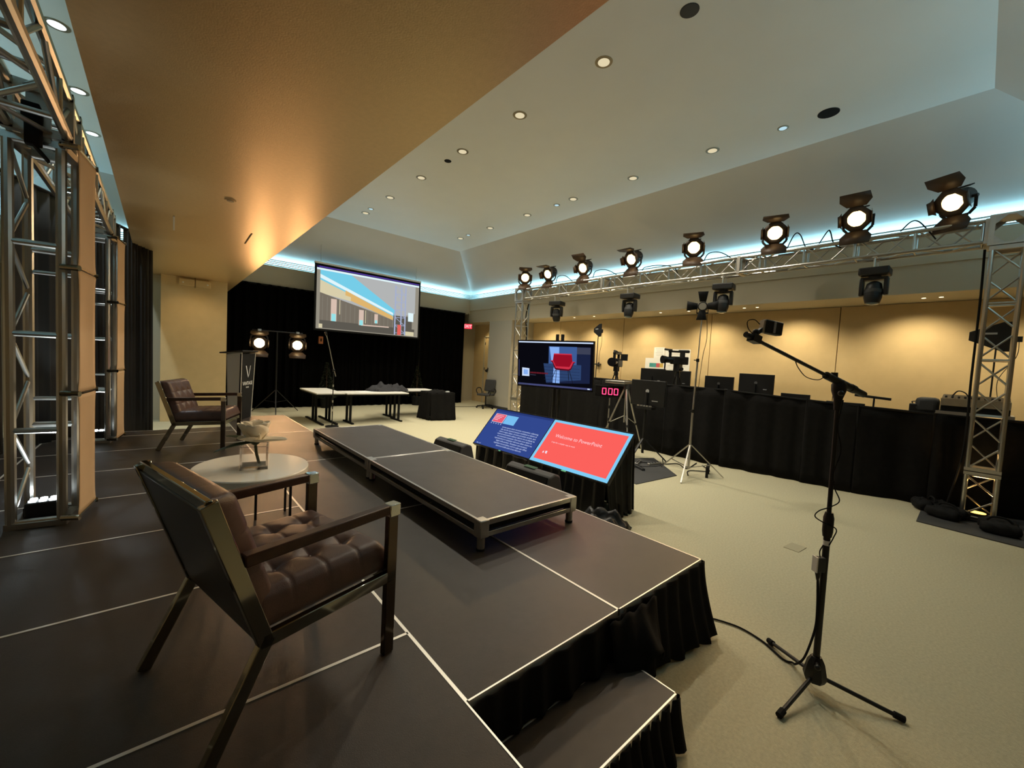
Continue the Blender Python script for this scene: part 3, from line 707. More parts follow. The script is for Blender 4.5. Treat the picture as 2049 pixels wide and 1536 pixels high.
# ================================================================== FRESNEL LAMPS
def fresnel_parts(t, top_up=True, lens=hot, pose=0):
    """local: lamp looks along -Y, origin at lamp centre"""
    b = MB(); q = Matrix(((1, 0, 0), (0, 0, 1), (0, -1, 0)))
    b.lathe([(.075, -.16), (.105, -.13), (.115, -.02), (.118, .10), (.112, .115)], 20, (0, 0, 0), Matrix(((1, 0, 0), (0, 0, -1), (0, 1, 0))))
    b.build('housing', fresm, t)
    for k in range(4): MB().bb(-.09, .09, .06 + .022 * k, .07 + .022 * k, .112, .125).build('cooling_fin', fresm, t)
    MB().lathe([(.096, .113), (.096, .118), (.06, .128), (.0, .131)], 20, (0, 0, 0), Matrix(((1, 0, 0), (0, 0, -1), (0, 1, 0)))).build('lens', lens, t)
    bd = MB()
    n = 8; ring = []
    for r_ in (.165, .100):
        for k in range(n): ring.append((r_ * math.cos(2 * PI * (k + .5) / n), -.124, r_ * math.sin(2 * PI * (k + .5) / n)))
    bd.add(ring, [(k, (k + 1) % n, n + (k + 1) % n, n + k) for k in range(n)])
    bd.build('barn_door_frame', flapm, t, solid=.004)
    for k, (l, wd) in enumerate(((.20, .10), (.20, .10), (.10, .10), (.10, .10))):
        # hinged flap: top, bottom, left, right
        w2_ = wd * (1.65 if k < 2 else .75)
        fm = MB().add([(-wd, 0, 0), (wd, 0, 0), (w2_, 0, l * .45), (w2_ * .92, 0, l), (-w2_ * .92, 0, l), (-w2_, 0, l * .45)], [(0, 1, 2, 3, 4, 5)])
        o = fm.build('barn_door', flapm, t, solid=.003)
        R0 = (Matrix.Rotation(0, 3, 'Y'), Matrix.Rotation(PI, 3, 'Y'), Matrix.Rotation(-PI / 2, 3, 'Y'), Matrix.Rotation(PI / 2, 3, 'Y'))[k]
        open_ = ((62, 50, 78, 78) if pose == 0 else (32, 45, 78, 78))[k]
        M = R0 @ Matrix.Rotation(R(open_), 3, 'X')
        o.rotation_euler = M.to_euler(); o.location = R0 @ Vector((0, -.126, .152))
    return t
def fresnel(lx, ly, lz, target, label, lens=hot, pose=0, power=K_FRES, ang=48, yoke_to=None, group='stage lamps on the overhead truss', name='stage_lamp'):
    t = thing(name, label, 'stage lamp', (lx, ly, lz), group=group); t.scale = (1.12,) * 3 if name == 'stage_lamp' else (1.2,) * 3
    d = (Vector(target) - Vector((lx, ly, lz))).normalized()
    rz = math.atan2(d.y, d.x) + PI / 2; tilt = math.asin(d.z)
    h = bpy.data.objects.new('head', None); C.objects.link(h)
    # head pieces are children of the lamp, turned as one
    Mh = Euler((-tilt, 0, rz)).to_matrix().to_4x4()
    bpy.data.objects.remove(h)
    before = set(bpy.data.objects)
    fresnel_parts(t, lens=lens, pose=pose)
    for o in set(bpy.data.objects) - before:
        if o.parent == t: o.matrix_local = Mh @ (Matrix.LocRotScale(o.location, o.rotation_euler, o.scale))
    Mz = Euler((0, 0, rz)).to_matrix()
    zb = ((yoke_to if yoke_to is not None else 3.75) - lz) / t.scale[0]
    mb = MB(); pts = [(-.15, 0, 0), (-.15, 0, -.13), (-.10, 0, -.19), (.10, 0, -.19), (.15, 0, -.13), (.15, 0, 0)]
    if zb > 0: pts = [(a, b, -c) for a, b, c in pts]
    for a, b in zip(pts, pts[1:]): mb.bar(Mz @ Vector(a), Mz @ Vector(b), .03, .008, up=Mz @ Vector((0, 1, 0)))
    for s_ in (-1, 1): mb.cyl(Mz @ Vector((s_ * .118, 0, 0)), Mz @ Vector((s_ * .165, 0, 0)), .018, n=10)
    mb.build('yoke', fresm, t)
    MB().cyl((0, 0, -.19 if zb < 0 else .19), (0, 0, zb), .016, n=8).box((0, 0, zb), (.06, .06, .07)).build('clamp', alud, t)
    spot('lamp_beam', d * .145, d, power, WARM if name == 'stage_lamp' else (1, .52, .22), ang, .55 if name == 'stage_lamp' else 1., .09, t)
    return t
lampY = [7.547, 6.552, 5.383, 4.034, 2.72, 1.357, .278, -.719]
tg = [(-1.2, -1.5, 1.2), (.3, 5.8, .9), (.3, 4.6, .9), (.2, 4.2, .8), (-.8, -.2, 1.2), (-.8, -.9, 1.3), (-.6, .3, 1.0), (.2, 2.2, .6)]
lbl = ['stage lamp at the far end of the truss above the far tower', 'second stage lamp from the far tower, tucked close to the first', 'third stage lamp from the far tower with raised top flap',
       'fourth stage lamp from the far tower, aimed left', 'fifth stage lamp from the far tower glowing orange', 'sixth stage lamp from the far tower, brightest and flaring', 'seventh stage lamp with large raised flap', 'stage lamp nearest the right tower with large raised flap']
for i, y in enumerate(lampY):
    fresnel(TX - .05, y, 4.07, tg[i], lbl[i], pose=1 if i in (2, 6, 7) else 0, power=K_FRES * (1.0 if i not in (5, 6, 0) else .8))
for i, (y0_, y1_, z) in enumerate(((6.3, 5.6, .16), (5.1, 4.3, .14), (3.8, 3.0, .05), (2.5, 1.9, .12), (1.15, .8, .2), (.72, .45, .16), (-.2, -.55, .10))):
    cable('lamp_cable', [(TX - .1, y0_, 3.76), (TX - .13, y0_ - .1, 3.76 + z), (TX - .12, (y0_ + y1_) / 2, 3.76 + z * .9), (TX - .12, y1_ + .08, 3.72), (TX - .05, y1_, 3.5 + z)], .009, 'thin black cable looped on the truss ' + ('between the two farthest lamps', 'between the third and fourth lamps', 'below the fourth and fifth lamps', 'between the fifth and sixth lamps', 'right of the brightest lamp', 'just left of the seventh lamp', 'under the nearest lamp')[i], 'cables looped on the truss')
# back pair on a T-bar stand
ls = thing('t_bar_stand', 'black tripod stand with crossbar holding two glaring lamps', 'stand', (1.465, 10.915, 0))
MB().cyl((0, 0, .25), (0, 0, 2.12), .018).build('pole', black, ls)
MB().cyl((-.55, 0, 2.12), (.60, 0, 2.12), .016).build('crossbar', black, ls)
for a in (20, 140, 260):
    MB().bar((0, 0, .62), (.62 * math.cos(R(a)), .62 * math.sin(R(a)), .015), .026, .014).build('leg', black, ls)
    MB().bar((0, 0, .28), (.31 * math.cos(R(a)), .31 * math.sin(R(a)), .32), .016, .010).build('leg_brace', black, ls)
for x, tgt, lb in ((1.06, (-.55, -.5, 1.5), 'left of two glaring warm lamps behind the podium'), (1.93, (-.3, -1.0, 1.6), 'right of two glaring warm lamps behind the podium')):
    fresnel(x, 10.87, 1.80, tgt, lb, hotb, 0, K_BACK, 64, yoke_to=2.11, group='glaring back lamps', name='back_lamp')

# ================================================================== MOVING HEADS
def moving_head(y, label, tilt, pan, sc=1.):
    t = thing('moving_head_light', label, 'stage lamp', (TX, y, ZH - .255), R(pan), 'moving heads under the overhead truss'); t.scale = (sc, sc, sc)
    MB().bb(-.15, .15, -.17, .17, -.14, -.03).build('base_box', black, t, bevel=.018)
    for s_ in (-1, 1): MB().cyl((s_ * .125, 0, -.04), (s_ * .125, 0, .12), .012).box((s_ * .125, 0, .125), (.04, .05, .06)).build('clamp', alud, t)
    MB().cyl((0, 0, -.14), (0, 0, -.17), .07, n=16).build('pan_bearing', black, t)
    for s_ in (-1, 1):
        MB().prism([(-.05, -.17), (.05, -.17), (.065, -.30), (.05, -.42), (-.05, -.42), (-.065, -.30)], s_ * .135 - .025, s_ * .135 + .025, Matrix(((1, 0, 0, 0), (0, 0, 1, 0), (0, 1, 0, 0), (0, 0, 0, 1)))).build('yoke_arm', black, t, bevel=.012)
    MB().bb(-.05, .05, -.15, .15, -.20, -.16).build('yoke_bridge', black, t)
    q = Euler((0, R(tilt), 0)).to_matrix()
    MB().lathe([(.05, .15), (.085, .12), (.105, .02), (.105, -.08), (.085, -.16), (.08, -.17)], 20, (0, 0, -.37), q).build('head', black, t)
    MB().lathe([(.078, -.171), (.06, -.181), (.0, -.186)], 20, (0, 0, -.37), q).build('lens', mat('head_lens', (.10, .16, .22), .1, spec=.8), t)
    MB().lathe([(.107, .03), (.109, .0), (.107, -.02)], 20, (0, 0, -.37), q).build('trim_band', charc, t)
for y, lb, ti, pn in ((6.301, 'small black moving head hanging nearest the far tower', -8, 15), (4.113, 'second black moving head from the far tower', 12, 5), (2.133, 'third black moving head, beside the lamp on the tall stand', 6, 10), (.036, 'large black moving head hanging nearest the right tower', 8, 0)):
    moving_head(y, lb, ti, pn)

# ================================================================== SCREENS
def rc(mb, x0, x1, z0, z1, y, mi):
    mb.cur = mi; mb.add([(x0, y, z0), (x1, y, z0), (x1, y, z1), (x0, y, z1)], [(0, 1, 2, 3)])
def pg(mb, pts, y, mi): mb.cur = mi; mb.add([(a, y, b) for a, b in pts], [tuple(range(len(pts)))])
def E_(name, r_, g, b, s_=1.): 
    f = lambda c: ((c / 255 + .055) / 1.055) ** 2.4 if c > 10 else c / 255 / 12.92
    return emis(name, (f(r_), f(g), f(b)), s_)
# projection screen
W_, H_ = 3.32, 1.87
ps = thing('projection_screen', 'large hanging projection screen with black border showing the stage view', 'screen', (4.09, 11.357, 3.205), 0, rot=(R(-.9), 0, R(1.8)))
MB().bb(-W_ / 2, W_ / 2, .0, .03, -H_ / 2, H_ / 2).build('backing', blackm, ps)
fr = MB(); b_ = .05
fr.bb(-W_ / 2, W_ / 2, -.012, 0, H_ / 2 - b_, H_ / 2).bb(-W_ / 2, W_ / 2, -.012, 0, -H_ / 2, -H_ / 2 + b_).bb(-W_ / 2, -W_ / 2 + b_, -.012, 0, -H_ / 2, H_ / 2).bb(W_ / 2 - b_, W_ / 2, -.012, 0, -H_ / 2, H_ / 2)
fr.build('border', blackm, ps)
MB().bb(-W_ / 2 - .01, W_ / 2 + .01, -.02, .05, H_ / 2, H_ / 2 + .05).build('top_case', wht, ps)
pm = [E_('p_grey', 148, 142, 128), E_('p_blue', 118, 205, 232), E_('p_white', 225, 245, 250), E_('p_amber', 222, 180, 110), E_('p_cream', 215, 205, 170), E_('p_ceil', 178, 180, 180), E_('p_purple', 92, 70, 170), E_('p_truss', 165, 175, 205), E_('p_dark', 92, 88, 80), E_('p_pink', 215, 190, 175), E_('p_aqua', 150, 225, 230), E_('p_red', 225, 100, 90), E_('p_wall', 118, 110, 98), E_('p_navy', 30, 18, 70), E_('p_dgrey', 128, 122, 110)]
iw, ih = W_ / 2 - b_, H_ / 2 - b_
def U(u): return -iw + 2 * iw * u
def V(v_): return ih - 2 * ih * v_
mb = MB()
pg(mb, [(U(0), V(0)), (U(0), V(1)), (U(1), V(1)), (U(1), V(0))], -.002, 0)
rc(mb, U(0), U(1), V(.035), V(0), -.0030, 13); rc(mb, U(.02), U(1), V(.022), V(.008), -.0034, 6); rc(mb, U(0), U(1), V(.065), V(.035), -.0032, 2)
Q = lambda pts, y, i: pg(mb, [(U(a), V(b)) for a, b in pts], y, i)
Q([(.03, .065), (.03, .43), (.72, .70), (.97, .56), (.97, .065)], -.0026, 5)
Q([(.03, .065), (.03, .30), (.72, .70), (.74, .55), (.30, .065)], -.0029, 1)
Q([(.03, .13), (.03, .19), (.72, .64), (.72, .60)], -.0032, 2)
Q([(.03, .22), (.03, .34), (.72, .70), (.72, .655)], -.0034, 4)
Q([(.25, .33), (.25, .46), (.72, .73), (.72, .66)], -.0035, 3)
Q([(.03, .34), (.03, .43), (.30, .50), (.30, .43)], -.0036, 4)
Q([(.03, .42), (.03, .90), (.72, .90), (.72, .73), (.35, .56)], -.0037, 12)
for k in range(16): rc(mb, U(.05 + .041 * k), U(.056 + .041 * k), V(.86), V(.47 + .016 * k), -.0038, 14)
rc(mb, U(.03), U(.97), V(.985), V(.86), -.0039, 8)
for u_, w2, v0, v1 in ((.125, .05, .50, .86), (.38, .045, .62, .88), (.53, .035, .66, .82)):
    rc(mb, U(u_), U(u_ + w2), V(v1), V(v0), -.0041, 9); rc(mb, U(u_ + .006), U(u_ + w2 - .006), V(v1), V((v0 + v1 * 2) / 3), -.0043, 10)
rc(mb, U(.20), U(.206), V(.74), V(.50), -.0042, 4); rc(mb, U(.44), U(.446), V(.84), V(.62), -.0042, 4)
Q([(.40, .865), (.40, .885), (.68, .875), (.68, .855)], -.0042, 9)
rc(mb, U(.725), U(.93), V(.985), V(.64), -.0042, 8)
for u_ in (.735, .80, .845): rc(mb, U(u_), U(u_ + .014), V(.985), V(.10), -.0046, 7)
for k in range(6):
    v0 = .12 + .14 * k; Q([(.742, v0), (.752, v0), (.85, v0 + .12), (.84, v0 + .12)], -.0045, 7); rc(mb, U(.74), U(.85), V(v0 + .135), V(v0 + .125), -.0045, 7)
rc(mb, U(.77), U(.81), V(.985), V(.80), -.0047, 11)
rc(mb, U(.885), U(.945), V(.72), V(.56), -.0044, 2); rc(mb, U(.86), U(.955), V(.985), V(.91), -.0048, 4); rc(mb, U(.025), U(.055), V(.985), V(.92), -.0048, 4)
Q([(.96, .065), (.96, .985), (1, .985), (1, .065)], -.0044, 0)
mb.build('projected_picture', pm, ps, smooth=False)
for x in (-1.5, 1.5): MB().cyl((x, .02, H_ / 2 + .05), (x, .02, H_ / 2 + .9), .006).build('hanging_wire', alud, ps)
t = thing('wall_box', 'small dim orange box on the curtain under the projection screen corner', 'box', (2.79, 11.86, 2.0)); MB().bb(-.06, .06, -.03, .03, -.10, .12).build('case', mat('orange_box', (.55, .20, .08), .5), t, bevel=.006); MB().bb(-.02, .02, -.034, -.03, -.03, .06).build('slot_plate', blackm, t)

def flat_panel(name, label, w_, h_, loc, rot, border=.014, depth=.045, group=None):
    t = thing(name, label, 'monitor', loc, 0, group, rot)
    MB().bb(-w_ / 2, w_ / 2, 0, depth, -h_ / 2, h_ / 2).build('back_case', black, t, bevel=.006)
    fr = MB()
    fr.bb(-w_ / 2, w_ / 2, -.006, 0, h_ / 2 - border, h_ / 2).bb(-w_ / 2, w_ / 2, -.006, 0, -h_ / 2, -h_ / 2 + border * 1.6).bb(-w_ / 2, -w_ / 2 + border, -.006, 0, -h_ / 2, h_ / 2).bb(w_ / 2 - border, w_ / 2, -.006, 0, -h_ / 2, h_ / 2)
    fr.build('bezel', blackg, t)
    return t
# TV with the red chair
tvw, tvh = 1.45, .835
tv = flat_panel('television', 'large television showing a red chair, on a cart before the far tower', tvw, tvh, (4.32, 3.76, 1.66), (R(5.0), 0, R(-162.7 + 90)), .018)
tm = [E_('t_black', 9, 9, 16), E_('t_blue', 62, 92, 150), E_('t_lite', 135, 175, 240), E_('t_red', 150, 14, 36), E_('t_redl', 205, 48, 70), E_('t_redd', 84, 8, 24), E_('t_white', 205, 222, 250), E_('t_dkblue', 26, 34, 64), E_('t_bar', 70, 74, 120), E_('t_txt', 110, 30, 42), E_('t_floor', 44, 66, 108), E_('t_leg', 22, 26, 40), E_('t_grey', 60, 64, 84)]
iw, ih = tvw / 2 - .018, tvh / 2 - .024
mb = MB(); rc(mb, -iw, iw, -ih, ih, -.001, 0)
rc(mb, U(0), U(1), V(.028), V(0.0), -.0016, 6)
Q([(.43, .10), (.97, .10), (.97, .86), (.40, .92), (.43, .4)], -.0018, 7); Q([(.43, .10), (.80, .10), (.80, .50), (.43, .50)], -.0020, 1); Q([(.44, .11), (.57, .11), (.57, .45), (.47, .45)], -.0022, 2)
Q([(.80, .11), (.97, .11), (.97, .25), (.80, .25)], -.0022, 12); Q([(.36, .48), (.86, .48), (.86, .80), (.40, .90)], -.0021, 10); Q([(.50, .55), (.58, .55), (.585, .90), (.49, .90)], -.0024, 2)
for k in range(5): Q([(.37, .55 + .07 * k), (.84, .57 + .065 * k), (.84, .575 + .065 * k), (.37, .557 + .07 * k)], -.0025, 7)
Q([(.50, .25), (.735, .25), (.75, .45), (.72, .56), (.54, .57), (.485, .44)], -.0030, 3); Q([(.455, .41), (.49, .40), (.53, .53), (.71, .53), (.745, .41), (.785, .42), (.76, .45), (.725, .585), (.70, .605), (.545, .60), (.52, .585), (.485, .46)], -.0032, 4)
Q([(.455, .415), (.485, .425), (.53, .57), (.70, .585), (.725, .56), (.76, .43), (.785, .425), (.765, .455), (.73, .59), (.70, .615), (.54, .61), (.515, .59), (.485, .46)], -.0034, 5)
Q([(.50, .25), (.735, .25), (.733, .275), (.50, .275)], -.0034, 4)
for a, b in (((.525, .61), (.475, .82)), ((.535, .61), (.525, .90)), ((.69, .61), (.70, .82)), ((.705, .61), (.755, .88))): Q([a, (a[0] + .008, a[1]), (b[0] + .008, b[1]), b], -.0036, 11)
Q([(.055, .60), (.16, .61), (.16, .79), (.055, .79)], -.0030, 6); Q([(.075, .64), (.14, .645), (.14, .755), (.075, .755)], -.0032, 2)
Q([(.005, .42), (.012, .42), (.012, .80), (.005, .80)], -.0030, 8)
for k in range(11): Q([(.175 + .023 * k, .685), (.192 + .023 * k, .687), (.192 + .023 * k, .722), (.175 + .023 * k, .72)], -.003, 9)
Q([(.175, .745), (.255, .75), (.255, .762), (.175, .757)], -.003, 12); Q([(0, .955), (1, .955), (1, 1), (0, 1)], -.002, 8)
for k in range(6): rc(mb, U(.01 + .025 * k), U(.024 + .025 * k), V(.99), V(.967), -.003, 12)
rc(mb, U(.945), U(.975), V(.99), V(.965), -.003, 6)
mb.build('picture', tm, tv, smooth=False)
cart = thing('television_cart', 'black wheeled cart carrying the red chair television', 'stand', (4.42, 3.80, 0), R(-162.7 + 90))
for s_ in (-1, 1):
    MB().cyl((s_ * .05, .10, .1), (s_ * .05, .10, 2.2), .03).build('upright', black, cart)
    MB().bar((s_ * .40, -.3, .075), (s_ * .40, .35, .075), .06, .04).build('foot_bar', black, cart)
    for y in (-.27, .32): MB().cyl((s_ * .40 - .02, y, .03), (s_ * .40 + .02, y, .03), .03).build('castor', rubber, cart)
MB().bar((-.42, .10, .11), (.42, .10, .11), .07, .05).build('base_bar', black, cart); MB().bb(-.3, .3, .05, .08, 1.45, 1.85).build('mount_plate', black, cart)
# tilted confidence monitors
fw_, fh_ = 1.24, .713
red = flat_panel('confidence_monitor', 'tilted floor monitor with red slide and pale blue border, nearest the riser corner', fw_, fh_, (3.07, 2.085, .657), (R(-42.5), 0, R(90.7 + 180)), .010, group='tilted monitors beside the riser')
rmats = [E_('s_aqua', 128, 205, 245), E_('s_red', 252, 98, 92), E_('s_txt', 255, 205, 210), E_('s_icon', 240, 225, 240)]
iw, ih = fw_ / 2 - .010, fh_ / 2 - .016
mb = MB(); rc(mb, -iw, iw, -ih, ih, -.001, 0); rc(mb, U(.035), U(.965), V(.93), V(.055), -.002, 1)
Q([(.105, .755), (.118, .735), (.128, .775), (.112, .79)], -.003, 3); Q([(.14, .73), (.165, .725), (.17, .79), (.145, .775)], -.003, 3)
mb.build('picture', rmats, red, smooth=False)
text('Welcome to PowerPoint', .073, rmats[2], red, (U(.14), -.003, V(.36)), (R(90), 0, 0), .0003, align='LEFT')
text('5 tips for a simpler way to work', .030, rmats[2], red, (U(.14), -.003, V(.51)), (R(90), 0, 0), .0003, align='LEFT')
MB().bb(-.04, .03, -.009, -.005, -fh_ / 2 - .002, -fh_ / 2 + .014).build('badge', emis('green_mark', (.25, .75, .35), .6), red)
blu = flat_panel('confidence_monitor', 'tilted floor monitor with blue slide of small white text, beside the red one', fw_, fh_, (3.105, 3.36, .645), (R(-42), 0, R(92.5 + 180)), .010, group='tilted monitors beside the riser')
bm_ = [E_('b_blue', 50, 72, 142), E_('b_pink', 235, 92, 112), E_('b_aqua', 120, 190, 240), E_('b_txt', 190, 205, 240), E_('b_dk', 40, 58, 120), E_('b_line', 225, 235, 250)]
mb = MB(); rc(mb, -iw, iw, -ih, ih, -.001, 0); rc(mb, U(0), U(1), V(.055), V(0), -.002, 4); rc(mb, U(.045), U(.245), V(.36), V(.12), -.003, 5); rc(mb, U(.052), U(.238), V(.352), V(.128), -.0035, 1)
rc(mb, U(.255), U(.455), V(.36), V(.12), -.003, 2)
for k in range(5): rc(mb, U(.05 + .045 * k), U(.066 + .045 * k), V(.405), V(.385), -.003, 3)
for k in range(4): rc(mb, U(.06), U(.20 - .02 * k), V(.175 + .04 * k), V(.165 + .04 * k), -.004, 5)
mb.build('picture', bm_, blu, smooth=False)
lor = ['Lorem ipsum dolor sit amet, consectetur adipiscing', 'elit, sed do eiusmod tempor incididunt ut labore et', 'dolore magna aliqua. Ut enim ad minim veniam, quis', 'nostrud exercitation ullamco laboris nisi ut aliquip ex', 'ea commodo consequat. Duis aute irure dolor in', 'reprehenderit in voluptate velit esse cillum dolore eu', 'fugiat nulla pariatur. Excepteur sint occaecat', 'cupidatat non proident, sunt in culpa qui officia', 'deserunt mollit anim id est laborum.']
for k, s_ in enumerate(lor): text(s_, .036, bm_[3], blu, (U(.60), -.003, V(.445 + .058 * k)), (R(90), 0, 0), .0003)
text('Slide 1 of 3', .022, bm_[3], blu, (U(.08), -.003, V(.965)), (R(90), 0, 0), .0003)
MB().bb(-.02, .02, -.009, -.005, -fh_ / 2 - .002, -fh_ / 2 + .012).build('badge', emis('green_mark', (.25, .75, .35), .6), blu)
# draped frames behind / below them
def drape_box(x0, x1, y0, y1, z1f, label, rnd):
    t = thing('draped_stand', label, 'stand', (0, 0, 0), group='draped stands of the tilted monitors')
    drape([(x0, y0), (x1, y0)], .004, z1f, .018, .16, .03, rnd=rnd, name='cloth_side', m=satin, parent=t, wob=.01)
    drape([(x1, y0), (x1, y1)], .004, z1f, .018, .16, .03, rnd=rnd + 1, name='cloth_back', m=satin, parent=t)
    drape([(x1, y1), (x0, y1)], .004, z1f, .018, .16, .03, rnd=rnd + 2, name='cloth_side', m=satin, parent=t)
    drape([(x0, y1), (x0, y0)], .004, .38, .018, .16, .03, rnd=rnd + 3, name='cloth_front', m=satin, parent=t)
    for x in (x0 + .06, x1 - .06):
        for y in (y0 + .08, y1 - .08): MB().cyl((x, y, 0), (x, y, .36), .015, n=8).build('frame_leg', alud, t)
    return t
def ztop(s_): return .40 + .44 * min(1., max(0., s_))
t = thing('draped_stand', 'black satin draped stand under the red slide monitor', 'stand', (0, 0, 0), group='draped stands of the tilted monitors')
drape([(2.86, 1.50), (3.32, 1.47)], .004, lambda s_: .41 + .45 * s_, .02, .15, .05, rnd=61, name='cloth_side', m=satin, parent=t, wob=.01)
drape([(3.32, 1.47), (3.34, 2.70)], .004, .87, .02, .16, .05, rnd=62, name='cloth_back', m=satin, parent=t)
drape([(2.84, 2.70), (2.86, 1.50)], .004, .40, .03, .22, .06, rnd=63, name='cloth_front', m=satin, parent=t)
t2 = thing('draped_stand', 'black satin draped stand under the blue slide monitor', 'stand', (0, 0, 0), group='draped stands of the tilted monitors')
drape([(3.34, 2.74), (3.36, 3.95)], .004, .85, .02, .16, .04, rnd=64, name='cloth_back', m=satin, parent=t2)
drape([(3.36, 3.95), (2.90, 3.95)], .004, lambda s_: .85 - .45 * s_, .02, .15, .0, rnd=65, name='cloth_side', m=satin, parent=t2)
drape([(2.88, 3.86), (2.85, 2.74)], .004, .385, .03, .18, .04, rnd=66, name='cloth_front', m=satin, parent=t2)
for tt, ys in ((t, (1.6, 2.6)), (t2, (2.85, 3.85))):
    for y in ys:
        for x in (2.95, 3.24): MB().cyl((x, y, 0), (x, y, .42 if x < 3 else .70), .015, n=8).build('frame_leg', alud, tt)
# crumpled satin on the floor
mb = MB(); rows_ = []
for i in range(25):
    u = i / 24; row = []
    for j in range(17):
        v_ = j / 16; x = 2.42 + .5 * u + .03 * math.sin(9 * v_); y = 1.16 + .5 * v_ + .03 * math.sin(7 * u)
        e = math.sin(PI * u) * math.sin(PI * v_)
        row.append((x, y, .006 + e ** .6 * (.10 + .035 * math.sin(17 * u + 9 * v_) + .03 * math.sin(23 * v_ - 8 * u) + .015 * math.sin(31 * u)) + .10 * e * u))
    rows_.append(row)
mb.grid(rows_); tag(mb.build('crumpled_cloth', satin, ang=80, solid=.003), 'crumpled black satin cloth on the floor by the riser corner', 'cloth')

# wedge speakers
def wedge(loc, rz, label):
    t = thing('floor_wedge_speaker', label, 'speaker', loc, rz, 'wedge speakers beside the riser'); t.scale = (1.1, 1.05, 1.13)
    prof = [(-.18, 0), (.16, 0), (.21, .12), (.13, .40), (.05, .43), (-.02, .40)]
    MB().prism(prof, -.33, .33, Matrix(((1, 0, 0, 0), (0, 0, 1, 0), (0, 1, 0, 0), (0, 0, 0, 1)))).build('cabinet', charc, t, bevel=.018)
    a, b = Vector((-.185, 0, .03)), Vector((-.03, 0, .395)); MB().bar(a, b, .60, .012, up=(-.92, 0, .39)).build('grille', blackm, t)
    MB().bb(.02, .075, -.06, .10, .428, .434).build('tape_mark', emis('tape_green', (.35, .5, .28), .25), t)
    for s_ in (-1, 1): MB().bb(-.02, .10, s_ * .33 - .006, s_ * .33 + .006, .15, .25).build('handle_pocket', blackm, t)
wedge((2.33, 2.17, 0), R(3), 'black wedge speaker below the red slide monitor')
wedge((2.36, 3.88, 0), R(3), 'black wedge speaker at the far end of the riser')

# ================================================================== FAR TABLES
def ftable(x0, x1, y0, y1, label, z=.74, panel=False):
    t = thing('folding_table', label, 'table', ((x0 + x1) / 2, (y0 + y1) / 2, 0), group='white topped folding tables at the back')
    hx, hy = (x1 - x0) / 2, (y1 - y0) / 2
    MB().bb(-hx, hx, -hy, hy, z - .028, z).build('table_top', laminate, t, bevel=.004)
    MB().bb(-hx + .01, hx - .01, -hy + .01, hy - .01, z - .06, z - .028).build('apron', blackm, t)
    for s_ in (-1, 1):
        x = s_ * (hx - .16)
        MB().bar((x, -hy + .03, .02), (x, hy - .03, .02), .05, .03).build('foot', blackm, t)
        for y in (-.12, .12): MB().bar((x, y, .03), (x, y, z - .05), .035, .05).build('leg', blackm, t)
    if panel: MB().bb(-hx + .05, hx - .05, hy - .1, hy - .08, .35, z - .06).build('modesty_panel', blackm, t)
ftable(1.80, 2.425, 8.50, 9.95, 'short white topped table at the left end behind the riser')
ftable(2.44, 3.98, 8.42, 9.10, 'middle white topped table in front, with long edge towards the riser')
ftable(3.75, 5.20, 9.12, 9.80, 'white topped table at the right back, next to the black draped box')
t = thing('jacket_pile', 'crumpled dark grey jackets heaped on the white table', 'clothes', (3.72, 9.05, .741))
def heap(c, sx, sy, h, rnd, m_, par, name):
    rg = random.Random(rnd); ph = [rg.uniform(0, 6) for _ in range(8)]; rows = []
    for i in range(23):
        row = []
        for j in range(23):
            u = i / 11 - 1; v_ = j / 11 - 1; r_ = math.sqrt(u * u + v_ * v_)
            e = max(0, 1 - (r_ / 1.0) ** 2) ** .7
            z = h * e * (.8 + .2 * math.sin(6 * u + ph[0] + 3 * v_) + .18 * math.sin(9 * v_ + ph[1] - 4 * u) + .12 * math.sin(14 * u + ph[2]))
            row.append((c[0] + sx * u * min(1, 1 / max(r_, 1)), c[1] + sy * v_ * min(1, 1 / max(r_, 1)), c[2] + max(z, 0) + .003))
        rows.append(row)
    return MB().grid(rows).build(name, m_, par, ang=80, solid=.004)
jk = mat('jacket', (.022, .022, .026), .8)
heap((-.2, 0, 0), .42, .26, .19, 4, jk, t, 'jacket'); heap((.22, .02, 0), .32, .25, .17, 9, jk, t, 'jacket')
tag(MB().box((2.98, 8.8, .7425), (.42, .30, .003), (0, 0, R(20))).build('paper_sheet', wht), 'white paper sheets lying on the middle back table', 'paper')
# black draped box to the right
t = thing('draped_box', 'box covered in black cloth to the right of the white tables', 'box', (0, 0, 0))
pts_ = [(4.60, 8.40), (5.28, 8.30), (5.36, 8.98), (4.64, 9.02)]
for a, b, rn in ((0, 1, 71), (1, 2, 72), (2, 3, 73), (3, 0, 74)): drape([pts_[a], pts_[b]], .005, .74, .012, .22, .06, rnd=rn, name='cloth_side', m=drapem, parent=t, side=1)
MB().prism(pts_, .735, .748).build('cloth_top', drapem, t)
heap((4.95, 8.68, .745), .25, .2, .06, 12, drapem, t, 'cloth_bundle')
tag(MB().box((5.12, 8.42, .765), (.10, .05, .03)).build('white_box', wht), 'small white card on the black draped box', 'card')
